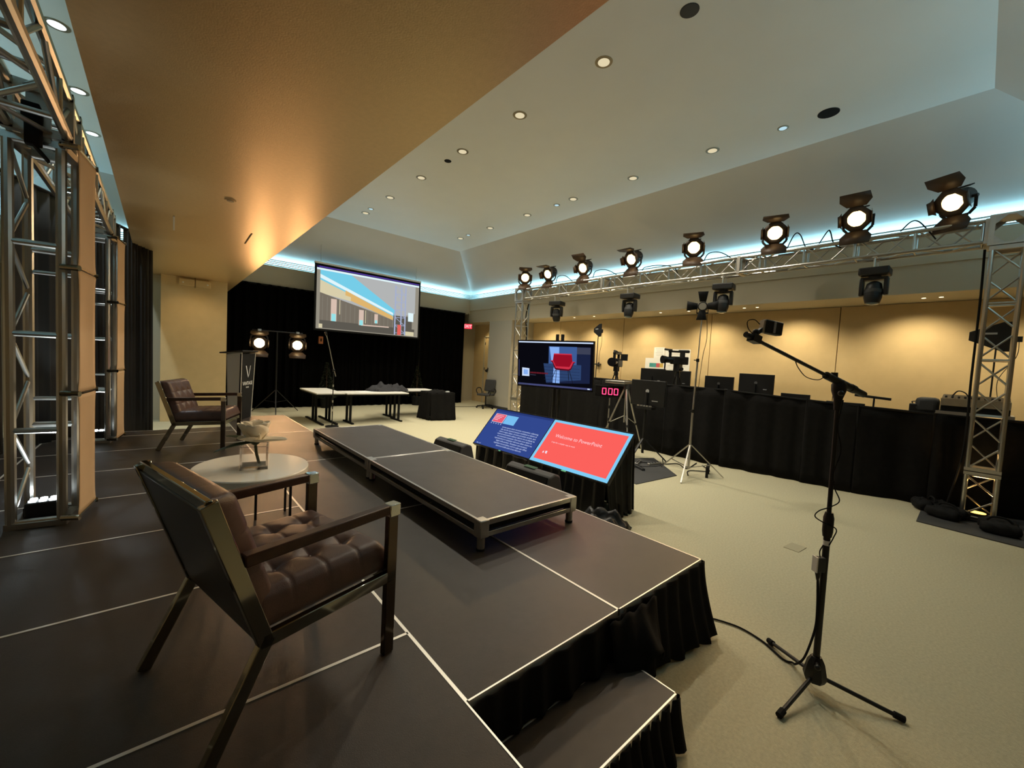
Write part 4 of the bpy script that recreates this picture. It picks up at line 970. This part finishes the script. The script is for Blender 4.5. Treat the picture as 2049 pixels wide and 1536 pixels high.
# cone shrubs in front of the curtain
for x, lb in ((5.93, 'dark green cone shaped shrub by the far curtain, behind the tables'), (2.95, 'dim cone shaped shrub by the far curtain under the projection screen')):
    t = thing('cone_shrub', lb, 'shrub', (x, 11.72, 0), group='cone shrubs in front of the far curtain')
    MB().cyl((0, 0, 0), (0, 0, .30), .14, .17, 16).build('pot', blackm, t)
    rg = random.Random(int(x * 10)); mb = MB()
    for k in range(900):
        h_ = rg.random() ** 1.3; r_ = .27 * (1 - h_) * (.75 + .25 * rg.random()); a = rg.uniform(0, 6.28); z = .3 + h_ * 1.05
        p = Vector((r_ * math.cos(a), r_ * math.sin(a), z)); d = Vector((math.cos(a), math.sin(a), rg.uniform(-.3, .6))).normalized() * .05; s_ = Vector((-math.sin(a), math.cos(a), rg.uniform(-.4, .4))).normalized() * .018
        mb.add([p - s_, p + d * .5 + s_, p + d, p + d * .5 - s_], [(0, 1, 2, 3)])
    o = mb.build('foliage', mat('shrub_leaf', (.035, .045, .02), .7), t, smooth=False); o['kind'] = 'stuff'
    MB().cyl((0, 0, .28), (0, 0, 1.3), .02, .008, 8).build('trunk', wood, t)
# back boom mic stand
t = thing('microphone_stand', 'thin boom microphone stand among the back tables under the screen', 'stand', (2.09, 8.32, 0))
MB().cyl((0, 0, .02), (0, 0, 1.22), .011, n=8).build('pole', black, t); MB().cyl((0, 0, 0), (0, 0, .025), .14, n=24).build('round_base', black, t)
MB().tube([(.05, 0, 1.13), (0, 0, 1.3), (-.09, 0, 1.7), (-.17, 0, 2.02)], .009, 8).build('boom', silver, t); MB().ball((0, 0, 1.27), .03, 6).build('clutch', black, t)
MB().cyl((-.17, 0, 2.02), (-.195, 0, 2.10), .018, .024, 10).build('microphone', black, t)
for z, c_ in ((.55, 0), (.35, 1), (.9, 0)): MB().cyl((0, 0, z), (0, 0, z + .05), .014, n=8).build('collar', alud, t)

# exit sign, emergency light
t = thing('exit_sign', 'small red lit EXIT sign above the door recess', 'sign', (8.06, 11.90, 2.94), R(-42))
MB().bb(-.17, .17, .0, .05, -.10, .10).build('case', blackm, t); MB().bb(-.16, .16, -.004, 0, -.09, .09).build('face', emis('exit_red', (1, .05, .08), 1.4), t)
text('EXIT', .15, emis('exit_text', (1, .45, .45), 2.2), t, (0, -.006, 0), (R(90), 0, 0)); MB().cyl((0, .02, .1), (0, .02, .5), .008).build('hanger', blackm, t)
t = thing('emergency_light', 'beige emergency light box at the top of the tan column', 'light', (-.27, 10.2, 2.99), 0)
MB().bb(-.27, .0, -.06, 0, -.07, .07).bb(.012, .28, -.06, 0, -.07, .07).build('case', tanp, t, bevel=.012); MB().bb(.001, .011, -.05, 0, -.1, .11).build('divider', joint, t)
for x in (-.2, .22): MB().ball((x, -.06, -.01), .018, 6).build('lamp', wht, t)
# office chair
t = thing('office_chair', 'dark office chair with loop arms against the grey wall block', 'chair', (7.86, 10.28, 0), R(200))
for k in range(5):
    a = 2 * PI * k / 5 + .3; MB().bar((0, 0, .10), (.30 * math.cos(a), .30 * math.sin(a), .075), .04, .03).build('base_leg', black, t)
    MB().cyl((.30 * math.cos(a) - .015, .30 * math.sin(a), .03), (.30 * math.cos(a) + .015, .30 * math.sin(a), .03), .03, n=10).build('castor', rubber, t)
MB().cyl((0, 0, .09), (0, 0, .44), .025).build('gas_lift', black, t)
MB().box((0, 0, .48), (.47, .48, .07)).build('seat', charc, t, bevel=.03)
MB().box((-.25, 0, .80), (.06, .43, .42), (0, R(-10), 0)).build('backrest', charc, t, bevel=.028); MB().bar((-.16, 0, .46), (-.24, 0, .70), .05, .015, up=(1, 0, 0)).build('back_bracket', black, t)
for s_ in (-1, 1):
    MB().tube(catmull([(.12, s_ * .24, .47), (.16, s_ * .30, .60), (.10, s_ * .30, .70), (-.08, s_ * .30, .70), (-.17, s_ * .30, .60), (-.10, s_ * .24, .47)]), .016, 8).build('arm_loop', black, t)
cable('floor_cable', [(6.4, 11.2, .008), (7.0, 10.9, .008), (7.8, 10.75, .008), (8.15, 10.9, .008)], .008, 'thin dark cable on the carpet near the office chair')
t = thing('desk_lamp', 'small black clip lamp on the corner of the grey wall block', 'lamp', (8.22, 10.72, 1.36)); MB().cyl((0, 0, 0), (-.08, -.02, -.06), .03, .06, 12).build('shade', black, t); MB().bb(-.01, .02, -.02, .02, -.03, .06).build('clip', black, t)

# ================================================================== FOREGROUND BOOM STAND
t = thing('boom_stand', 'black tripod boom stand in the right foreground holding a small camera light', 'stand', (1.827, -.632, 0))
lean = Vector((.012, 0, 0))
top = Vector((-.010, .014, 1.625))
MB().cyl((0, 0, .08), (-.003, .005, .88), .0155, n=12).build('lower_tube', black, t)
MB().cyl((-.003, .005, .86), top, .0105, n=12).build('upper_tube', black, t)
MB().lathe([(.020, -.06), (.024, -.03), (.024, .04), (.017, .07)], 16, (-.003, .005, .90)).build('height_clutch', black, t)
MB().cyl((-.003, .004, .795), (-.003, .0045, .820), .0165, n=12).build('white_tape', wht, t)
MB().lathe([(.045, .06), (.055, .085), (.040, .16), (.024, .19)], 8).build('hub', black, t)
MB().cyl((-.03, -.01, .17), (-.07, -.02, .175), .006).ball((-.075, -.022, .175), .014, 6).build('hub_knob', black, t)
for fx, fy in ((1.477, -.575), (1.948, -.963), (2.055, -.357)):
    d = Vector((fx - 1.827, fy + .632, 0)); a = d.normalized() * .03 + Vector((0, 0, .085)); e = d + Vector((0, 0, .018))
    lg = MB().cyl(a, e, .0105, n=10).build('leg', black, t); u_ = (e - a).normalized(); MB().cyl(e - u_ * .03, e + u_ * .012, .016, n=10).build('foot', rubber, lg)
bd_ = Vector((-.658, .214, .184)).normalized()
MB().lathe([(.014, -.12), (.020, -.06), (.032, -.02), (.034, .01), (.02, .035)], 12, top).build('clutch_body', black, t)
MB().cyl(top + Vector((-.05, -.02, -.03)), top + Vector((0, 0, -.02)), .007).ball(top + Vector((-.055, -.02, -.03)), .014, 6).build('clutch_lever', black, t)
jn = top + Vector((.0, 0, .025))
MB().cyl(jn - bd_ * .11, jn + bd_ * .12, .019, n=12).build('boom_sleeve', black, t); MB().cyl(jn + bd_ * .05, jn + bd_ * .05 + Vector((0, 0, .035)), .015, n=10).build('boom_knob', black, t)
MB().cyl(jn, jn + bd_ * .66, .0085, n=10).build('boom', black, t)
MB().cyl(jn - bd_ * .12, jn - bd_ * .23, .017, n=12).build('counterweight_grip', black, t); MB().cyl(jn - bd_ * .10, jn - bd_ * .135, .022, n=12).build('grip_collar', black, t)
tip = jn + bd_ * .68
MB().box(tip, (.05, .035, .035), bd_.to_track_quat('X', 'Z').to_matrix()).cyl(tip, tip + bd_ * .06, .013, n=10).build('tip_clamp', black, t)
MB().tube(catmull([tip - bd_ * .30, tip - bd_ * .33 + Vector((0, 0, -.03)), tip - bd_ * .40 + Vector((0, 0, -.055)), tip - bd_ * .50 + Vector((0, 0, -.04)), tip - bd_ * .56]), .0022, 6).build('slack_wire', rubber, t)
T0 = Vector((1.827, -.632, 0))
ct = T0 + tip + Vector((.075, -.02, .055))
g = thing('action_camera', 'small black box camera on a clamp at the end of the foreground boom', 'camera', ct, 0, rot=(0, R(5), R(-25)))
MB().box((.03, 0, .005), (.10, .035, .062)).build('body', black, g, bevel=.006); MB().bb(.022, .034, -.020, -.0175, -.02, .03).build('side_stripe', mat('strip_grey', (.30, .30, .32), .4), g)
MB().bb(-.03, -.018, -.012, .012, -.028, .03).build('cold_shoe', alud, g); MB().bar((-.025, 0, -.01), (-.065, 0, -.045), .016, .016).ball((-.055, 0, -.03), .016, 6).build('mount_arm', black, g)
MB().tube(catmull([(-.04, 0, .01), (-.075, 0, .025), (-.11, 0, .012), (-.10, 0, -.02), (-.06, 0, -.045)]), .002, 6).build('loop_wire', rubber, g)
# thin wire and power brick on the pole
SL = Vector((-.756, .652, 0)); SN = Vector((-.652, -.756, 0))
def SP(l, n_, z): return T0 + SL * l + SN * n_ + Vector((-.004, .006, z))
cable('stand_wire', [SP(0, .02, 1.56), SP(.012, .018, 1.42), SP(-.016, .018, 1.30), SP(.012, .018, 1.18), SP(-.004, .018, 1.10), SP(-.040, .01, 1.035), SP(.01, .02, 1.005), SP(.075, .03, .985), SP(.095, .03, .955), SP(.05, .025, .925), SP(-.028, .02, .89), SP(-.02, .02, .845), SP(.0, .02, .80)], .003, 'thin black wire spiralling down the foreground boom stand')
pbk = thing('power_adapter', 'small grey power adapter hanging on the foreground boom stand', 'adapter', SP(.034, .012, .695), R(-40))
MB().bb(-.024, .024, -.016, .016, -.038, .038).build('brick', charc, pbk, bevel=.004); MB().bb(-.026, -.020, -.0175, .0175, -.040, .040).build('label_plate', mat('plate_white', (.7, .7, .66), .5), pbk); MB().cyl((-.004, 0, -.038), (-.002, 0, -.085), .015, .006, 10).build('plug', black, pbk)
MB().tube(catmull([(0, 0, .038), (-.004, 0, .07), (.016, .006, .10)]), .003, 6).build('lead', rubber, pbk)
cable('extension_cable', [SP(.034, .012, .61), SP(.024, .014, .46), SP(.024, .012, .34), SP(.055, .0, .18), (1.90, -.53, .05), (1.965, -.50, .010), (1.955, -.455, .008), (2.03, -.33, .008), (2.06, -.20, .008), (2.04, -.10, .008), (1.99, .0, .008), (1.92, .05, .008)], .006, 'black power cable from the boom stand to the stage skirt')
tag(MB().box((3.90, -.02, .002), (.20, .13, .005), (0, 0, R(-5))).build('floor_box', mat('floor_lid', (.40, .36, .24), .9)), 'flush carpeted floor box lid in the open carpet', 'floor box')

# ================================================================== RIGHT: MASKING DRAPE AND DESK
md = thing('masking_drape', 'waist high black pipe and drape hiding the technical desk', 'drape', (0, 0, 0))
pl = [(6.78, 7.25), (6.80, 4.6), (6.82, 3.0), (6.86, 1.9), (6.98, .7), (7.02, .07), (7.24, -.70), (7.55, -1.7), (7.7, -3.2)]
zt = [1.42, 1.42, 1.40, 1.39, 1.335, 1.31, 1.285, 1.27, 1.25]
for i in range(len(pl) - 1):
    drape([pl[i], pl[i + 1]], .004, (lambda s_, i=i: zt[i] + (zt[i + 1] - zt[i]) * s_), .030, .55, .03, rnd=80 + i, name='drape_panel', m=drapem, parent=md, nz=8, side=1, taper=.35)
    MB().cyl((*pl[i], zt[i] - .015), (*pl[i + 1], zt[i + 1] - .015), .016, n=8).build('pipe', blackm, md)
    MB().cyl((*pl[i], 0), (*pl[i], zt[i]), .018, n=8).build('upright', blackm, md)
dk = thing('technical_desk', 'long dark table behind the masking drape', 'table', (7.90, .55, 0))
MB().bb(-.36, .36, -2.3, 2.15, .95, .98).build('table_top', blackm, dk)
for x in (-.32, .32):
    for y in (-2.2, 0, 2.1): MB().bar((x, y, 0), (x, y, .95), .04, .04).build('leg', black, dk)
dk2 = thing('camera_desk', 'short dark table behind the video camera tripods', 'table', (8.05, 3.7, 0))
MB().bb(-.36, .36, -.75, .75, .95, .98).build('table_top', blackm, dk2)
for x in (-.32, .32):
    for y in (-.7, .7): MB().bar((x, y, 0), (x, y, .95), .04, .04).build('leg', black, dk2)
ZD = .981
def monitor(y, z, w_, h_, label, x=7.72, rz=-90, logo_=True, base=True):
    # seen from its back: back case faces the stage
    t = thing('desk_monitor', label, 'monitor', (x, y, ZD), R(rz), 'monitors on the technical desk')
    zc_ = z - ZD
    MB().bb(-w_ / 2, w_ / 2, -.02, .02, zc_ - h_ / 2, zc_ + h_ / 2).build('case', black, t, bevel=.006)
    MB().bb(-w_ / 2 + .012, w_ / 2 - .012, .0205, .0215, zc_ - h_ / 2 + .012, zc_ + h_ / 2 - .012).build('display', E_('desk_disp', 60, 70, 90, .8), t)
    if base:
        MB().bar((0, -.03, .01), (0, -.03, zc_), .06, .02).build('stand_neck', black, t); MB().bb(-.13, .13, -.12, .10, 0, .012).build('stand_foot', black, t)
    if logo_: MB().cyl((0, -.020, zc_ + .02), (0, -.0215, zc_ + .02), .028, n=16).build('maker_disc', mat('disc_grey', (.10, .10, .10), .4), t)
    MB().bb(w_ * .22, w_ * .32, -.0215, -.02, zc_ - h_ * .28, zc_ - h_ * .24).build('port_label', mat('disc_lbl', (.35, .35, .35), .5), t)
    return t
monitor(2.375, 1.445, .56, .33, 'black desk monitor left of the wider one, seen from behind')
monitor(1.70, 1.51, .60, .37, 'wider black desk monitor with pale disc, seen from behind')
monitor(1.05, 1.26, .44, .24, 'low dark laptop lid showing above the masking drape', x=7.70, logo_=False)
monitor(.35, 1.20, .50, .22, 'low dark laptop lid right of the boom stand pole', x=7.70, logo_=False)
monitor(3.95, 1.52, .62, .36, 'dark monitor behind the near video camera, left of a pair', x=7.90, logo_=False)
monitor(3.35, 1.50, .60, .36, 'dark monitor behind the video cameras, right of a pair', x=7.90, logo_=False)
t = thing('desk_clamp_arm', 'black T shaped clip bar standing on the desk', 'stand', (7.72, .0, ZD)); MB().cyl((0, 0, 0), (0, 0, .43), .012).build('post', black, t); MB().bar((0, -.2, .43), (0, .24, .46), .03, .04).build('crossbar', black, t, bevel=.006)
t = thing('desk_speaker', 'small black speaker box on the desk near the right tower', 'speaker', (7.70, -.50, ZD)); MB().bb(-.08, .08, -.09, .09, 0, .40).build('cabinet', black, t, bevel=.012); MB().cyl((-.081, 0, .35), (-.085, 0, .35), .02, n=12).build('knob', charc, t); MB().tube(catmull([(0, -.06, .40), (0, -.06, .43), (0, .06, .43), (0, .06, .40)]), .008, 6).build('handle', black, t)
t = thing('mixing_console', 'audio mixing console in a silver edged case behind the right tower', 'console', (7.82, -1.05, ZD))
MB().bb(-.25, .25, -.36, .36, .27, .33).build('case_base', alud, t); MB().box((0, 0, .43), (.46, .64, .18), (0, R(-12), 0)).build('body', black, t, bevel=.012); MB().bb(-.25, .25, -.34, .34, 0, .27).build('riser_block', blackm, t)
MB().bar((-.235, -.32, .46), (-.235, .32, .46), .02, .10).build('front_trim', alu, t)
for k in range(10): MB().cyl((-.05, -.28 + .062 * k, .52), (-.055, -.28 + .062 * k, .548), .012, n=8).build('knob', charc, t)
MB().tube(catmull([(0, .05, .52), (-.02, .10, .60), (0, .17, .62), (.02, .22, .55)]), .008, 6).build('headphone_band', black, t); MB().bb(-.21, .2, .34, .58, .28, .50).build('side_bag', charc, t, bevel=.05)
# papers on the wall
for y0_, y1_, z0_, z1_, lb, ex in ((4.43, 4.74, 1.985, 2.28, 'small white sheet pinned on the tan wall above the colour chart', 0), (4.38, 4.98, 1.60, 1.99, 'white sheet with coloured bars pinned on the tan wall', 1), (3.74, 4.42, 1.38, 2.23, 'large white flip chart sheet on the tan wall behind the camera', 2)):
    t = thing('wall_paper', lb, 'paper', (9.246, (y0_ + y1_) / 2, (z0_ + z1_) / 2), group='sheets pinned on the tan wall'); w2, h2 = (y1_ - y0_) / 2, (z1_ - z0_) / 2
    MB().bb(-.003, .001, -w2, w2, -h2, h2).build('sheet', wht, t)
    if ex == 1:
        for k, cc in enumerate(((.06, .30, .30), (.07, .33, .33), (.55, .10, .12), (.60, .42, .10))): MB().bb(-.005, -.003, .17 - .1 * (k + 1), .17 - .1 * k, -.05, .06).build('colour_bar', mat('cbar%d' % k, cc, .7), t)
    else:
        for k in range(6): MB().bb(-.0045, -.003, -w2 * .7, w2 * (.7 - .1 * (k % 3)), h2 * (.7 - .24 * k), h2 * (.7 - .24 * k) + .008).build('writing_line', mat('ink', (.45, .45, .45), .8), t)
t = thing('wall_bracket', 'small dark bracket on the tan wall beside the television', 'bracket', (9.24, 6.55, 1.75)); MB().bb(-.06, 0, -.10, .10, -.02, .02).build('arm', charc, t); MB().bb(-.01, .01, -.03, .03, -.06, .06).build('plate', charc, t)
# antennas on stands
def antenna(loc, rz, label, h_=1.6, name='paddle_antenna', sc=1.):
    t = thing(name, label, 'antenna', loc, rz, 'paddle antennas on thin stands')
    MB().cyl((0, 0, 0), (0, 0, h_), .010, n=8).build('stand_pole', black, t)
    for a in (0, 120, 240): MB().bar((0, 0, .25), (.28 * math.cos(R(a)), .28 * math.sin(R(a)), .012), .02, .012).build('leg', black, t)
    M = Matrix(((1, 0, 0, 0), (0, 0, 1, 0), (0, 1, 0, h_), (0, 0, 0, 1)))
    MB().prism([(-.20 * sc, .09 * sc), (-.20 * sc, .0 * sc), (.04 * sc, -.12 * sc), (.12 * sc, -.12 * sc), (.12 * sc, .19 * sc), (.04 * sc, .19 * sc)], -.012, .012, M).build('paddle', black, t, bevel=.004)
    MB().bb(.12 * sc, .17 * sc, -.02, .02, h_ - .03, h_ + .05).build('connector', black, t)
    lg = mat('print_grey', (.5, .5, .5), .6)
    for s_ in (-1, 1): MB().bb(-.12 * sc, .0, s_ * .0125 - .0005, s_ * .0125 + .0005, h_ + .06 * sc, h_ + .08 * sc).build('printed_word', lg, t)
    MB().tube(catmull([(.15 * sc, 0, h_), (.14 * sc, .02, h_ - .25), (.05, .03, h_ - .6), (.09, .03, h_ - 1.0)]), .004, 6).build('antenna_lead', rubber, t)
antenna((7.25, 5.10, 0), R(-110), 'black paddle antenna on a stand right of the television', 2.52)
antenna((8.5, -1.19, 0), R(-95), 'black paddle antenna seen through the right truss tower', 2.38, sc=1.4)
# video cameras on tripods behind the drape
def video_camera(loc, rz, label, big=False):
    t = thing('video_camera', label, 'camera', loc, rz, 'video cameras on tripods'); t.scale = (1.15, 1.15, 1.15) if big else (1.4, 1.4, 1.4)
    MB().bb(-.17, .13, -.06, .06, -.02, .12).build('body', black, t, bevel=.014)
    MB().cyl((.13, 0, .055), (.25, 0, .055), .055, n=18).cyl((.25, 0, .055), (.32, 0, .055), .062, .072, 18).build('lens', blackg, t)
    MB().bb(-.12, .20, -.022, .022, .19, .225).bb(-.12, -.08, -.02, .02, .11, .2).bb(.15, .19, -.02, .02, .11, .2).build('top_handle', black, t, bevel=.008)
    MB().cyl((-.20, 0, .22), (.0, 0, .215), .026, n=12).build('viewfinder', black, t); MB().cyl((.16, .03, .23), (.30, .03, .235), .018, n=10).build('microphone', charc, t)
    MB().bb(.0, .02, .065, .18, .09, .20).build('flip_screen', black, t)
    return t
def tripod(loc, h_, label, m_, spread=.55, rz=0, spreader=True, name='tripod', group='tripods by the masking drape', rl=.014):
    t = thing(name, label, 'tripod', loc, rz, group)
    MB().cyl((0, 0, h_ * .45), (0, 0, h_), .016, n=10).build('centre_column', m_, t)
    MB().lathe([(.05, h_ - .12), (.055, h_ - .06), (.04, h_)], 12).build('head', m_ if m_ is black else charc, t)
    for a in (90, 210, 330):
        e = Vector((spread * math.cos(R(a)), spread * math.sin(R(a)), .02)); s_ = Vector((.04 * math.cos(R(a)), .04 * math.sin(R(a)), h_ - .10)); md_ = s_ + (e - s_) * .55
        lg = MB().cyl(s_, md_, rl, n=8).cyl(md_ - (e - s_) * .04, e, rl * .75, n=8).build('leg', m_, t); MB().cyl(md_ - (e - s_) * .015, md_ + (e - s_) * .015, rl * 1.4, n=8).build('leg_lock', black, lg); MB().ball(e, rl * 1.4, 5).build('foot', rubber, lg)
        if spreader: MB().cyl((0, 0, h_ * .55), md_, .008, n=6).build('spreader', m_, t)
    return t
tripod((7.40, 4.62, 0), 1.60, 'black tripod under the left video camera behind the drape', black, .5, R(20))
video_camera((7.40, 4.62, 1.72), R(-160), 'black video camera left of the wall charts')
MB_ = MB().box((0, 0, 0), (.10, .10, .12)); tag(MB_.build('fluid_head', black, loc=(7.40, 4.62, 1.645)), 'black tripod head under the left video camera', 'tripod head')
tripod((7.30, 3.05, 0), 1.66, 'black tripod under the right video camera behind the drape', black, .5, R(-10))
video_camera((7.30, 3.05, 1.83), R(150), 'black video camera in front of the flip chart sheet', True)
MB_ = MB().box((0, 0, 0), (.13, .13, .16)).cyl((.0, 0, -.02), (-.05, -.12, -.02), .035, n=12); tag(MB_.build('fluid_head', black, loc=(7.30, 3.05, 1.735)), 'black fluid head under the right video camera', 'tripod head')
# silver tripod with laptop plate and countdown timer
tripod((6.05, 3.42, 0), 1.36, 'silver tripod in front of the masking drape beside the timer', silver, .52, R(15), rl=.018)
t = thing('laptop_tray', 'flat pale grey box resting on top of the silver tripod', 'box', (6.05, 3.60, 1.361), R(-88)); MB().bb(-.22, .22, -.15, .15, .0, .055).build('case', alud, t, bevel=.006); MB().bb(-.22, .22, -.155, -.15, .02, .035).build('slot', charc, t)
t = thing('timer_stand', 'thin stand holding the countdown timer', 'stand', (5.98, 3.74, 0)); MB().cyl((0, 0, .1), (0, 0, 1.06), .014, n=8).build('pole', silver, t)
for a in (30, 150, 270): MB().bar((0, 0, .42), (.3 * math.cos(R(a)), .3 * math.sin(R(a)), .012), .02, .012).build('leg', silver, t)
for z in (.6, .85): MB().cyl((0, 0, z), (0, 0, z + .06), .022, n=8).build('collar', black, t)
t = thing('countdown_timer', 'black countdown clock with red digits reading 0:00', 'clock', (5.95, 3.74, 1.19), 0, rot=(0, 0, R(-150 + 90)))
MB().bb(-.29, .29, 0, .06, -.115, .115).build('case', blackm, t, bevel=.005); MB().bb(-.27, .27, -.003, 0, -.095, .095).build('window', blackg, t)
rd = emis('red_digit', (1, .03, .10), 5)
def seg7(cx, ch):
    on = {'0': 'abcdef'}[ch]; mb = MB(); w2, h2, th = .036, .062, .0065
    S7 = dict(a=((-w2, h2), (w2, h2)), d=((-w2, -h2), (w2, -h2)), f=((-w2, 0), (-w2, h2)), b=((w2, 0), (w2, h2)), e=((-w2, -h2), (-w2, 0)), c=((w2, -h2), (w2, 0)))
    for k in on:
        a, b = S7[k]; mb.bar((cx + a[0] * .95, -.005, a[1] * .95), (cx + b[0] * .95, -.005, b[1] * .95), .004, 2 * th, up=(1, 0, 0) if k in 'bcef' else (0, 0, 1))
    mb.build('digit', rd, t)
for cx in (-.10, .02, .13): seg7(cx, '0')
# black monitor on its own stand in front of the drape
t = thing('stand_monitor', 'black monitor on a tripod stand with pale round mark, seen from behind', 'monitor', (6.0, 2.92, 0), R(-90))
MB().bb(-.345, .345, -.025, .025, 1.0, 1.47).build('case', black, t, bevel=.01); MB().bb(-.335, .335, .0255, .0265, 1.02, 1.46).build('display', E_('desk_disp', 60, 70, 90, .8), t)
MB().cyl((0, -.026, 1.27), (0, -.029, 1.27), .035, n=20).build('maker_disc', mat('disc_w', (.42, .42, .42), .4), t); MB().bb(.10, .22, -.028, -.026, 1.09, 1.105).build('port_label', mat('disc_lbl', (.35, .35, .35), .5), t)
MB().cyl((0, -.05, .12), (0, -.05, 1.25), .022, n=10).build('pole', black, t); MB().bb(-.16, .16, -.12, .02, .94, .985).build('tray', black, t)
for k in range(5): MB().box((-.12 + .06 * k, -.1, 1.0), (.04, .03, .02), (0, 0, k)).build('small_part', alud, t)
for a in (30, 150, 270): MB().bar((0, -.05, .40), (.42 * math.cos(R(a)), -.05 + .42 * math.sin(R(a)), .015), .03, .02).build('leg', black, t)
# tall light stand
t = thing('light_stand', 'tall silver light stand on the carpet before the masking drape', 'stand', (5.58, 1.87, 0))
MB().cyl((0, 0, .12), (0, 0, 1.05), .0175, n=12).build('lower_tube', silver, t); MB().cyl((0, 0, 1.0), (.03, -.0, 1.85), .014, n=12).build('middle_tube', silver, t); MB().cyl((.03, 0, 1.8), (.065, 0, 2.62), .0085, n=10).build('top_tube', silver, t)
for z, x in ((1.02, 0), (1.83, .03)): MB().cyl((x, 0, z), (x, 0, z + .05), .024, n=10).cyl((x, 0, z + .025), (x - .06, .03, z + .025), .008).build('lock_collar', black, t)
for fx, fy in ((5.051, 1.72), (5.976, 1.483), (5.72, 2.41)):
    d = Vector((fx - 5.58, fy - 1.87, 0))
    MB().bar((d.x * .04, d.y * .04, .50), (d.x, d.y, .012), .020, .014).build('leg', silver, t); MB().bar((d.x * .03, d.y * .03, .14), (d.x * .62, d.y * .62, .20), .014, .010).build('leg_brace', silver, t)
t2 = thing('video_lamp', 'small black unlit lamp with four barn doors atop the tall light stand', 'stage lamp', (5.645, 1.87, 2.70), 0, rot=(0, 0, R(-160 + 90)))
MB().lathe([(.05, -.14), (.07, -.10), (.075, .04), (.068, .06)], 18, (0, 0, 0), Matrix(((1, 0, 0), (0, 0, -1), (0, 1, 0)))).build('housing', black, t2)
MB().cyl((0, -.06, 0), (0, -.065, 0), .055, n=18).build('lens', mat('lens_dull', (.35, .33, .28), .3), t2)
for k in range(4):
    o = MB().add([(-.045, 0, 0), (.045, 0, 0), (.075, 0, .16), (-.075, 0, .16)], [(0, 1, 2, 3)]).build('barn_door', blackm, t2, solid=.003)
    R0 = Matrix.Rotation(k * PI / 2, 3, 'Y'); o.rotation_euler = (R0 @ Matrix.Rotation(R(20), 3, 'X')).to_euler(); o.location = R0 @ Vector((0, -.065, .07))
MB().bb(-.085, -.075, -.02, .02, -.10, .03).bb(.075, .085, -.02, .02, -.10, .03).bb(-.085, .085, -.02, .02, -.11, -.09).build('yoke', black, t2); MB().bb(-.03, .03, .10, .18, .03, .10).build('ballast', charc, t2)
cable('hanging_cord', [(5.70, 1.82, 2.58), (5.71, 1.80, 2.2), (5.66, 1.82, 1.9), (5.62, 1.84, 1.2)], .004, 'thin cord hanging along the tall light stand')
# mat, power strips, cables in front of drape
tag(MB().prism([(4.38, 2.05), (5.42, 1.97), (6.25, 2.85), (5.0, 3.4)], .001, .010).build('floor_mat', charc), 'dark mat under the stands before the masking drape', 'mat')
for i, (x, y, rz) in enumerate(((5.55, 2.75, 20), (5.25, 2.55, 60), (5.75, 2.55, -10))):
    t = thing('power_strip', ('pale power strip lying on the dark mat', 'power strip at the left of the dark mat', 'power strip at the right of the dark mat')[i], 'power strip', (x, y, .011), R(rz), 'power strips on the mat')
    MB().bb(-.16, .16, -.028, .028, 0, .035).build('body', alud if i != 1 else charc, t, bevel=.004)
    for k in range(4): MB().bb(-.12 + .07 * k - .016, -.12 + .07 * k + .016, -.016, .016, .035, .04).build('socket', blackm, t)
for i, p in enumerate((((5.2, 3.2, .012), (5.5, 2.9, .015), (5.4, 2.6, .012), (5.8, 2.45, .012), (6.3, 2.7, .012)), ((5.6, 2.75, .03), (5.9, 2.5, .012), (6.2, 2.35, .012), (6.0, 2.1, .012), (6.6, 2.2, .012)), ((5.25, 2.55, .03), (5.0, 2.8, .012), (5.4, 3.1, .012), (6.0, 3.2, .012)), ((5.58, 1.87, .012), (5.9, 2.0, .012), (6.2, 1.8, .012), (6.5, 2.05, .012)))):
    cable('floor_cable', p, .008, 'black cable on the mat ' + ('winding across its middle', 'looping towards the masking drape', 'curling round its far left side', 'behind the foot of the tall light stand')[i], 'cables on the mat')
t = thing('floor_bracket', 'black folded foot lying behind the tall light stand', 'bracket', (5.95, 1.72, 0), R(20)); MB().bb(-.22, .22, -.02, .02, .10, .17).build('bar', blackm, t); MB().prism([(-.03, 0), (.03, 0), (.02, .11), (-.02, .11)], -.02, .02, Matrix(((1, 0, 0, .1), (0, 0, 1, 0), (0, 1, 0, 0), (0, 0, 0, 1)))).build('foot', blackm, t); MB().bb(-.22, -.18, -.02, .02, 0, .10).build('leg', blackm, t)
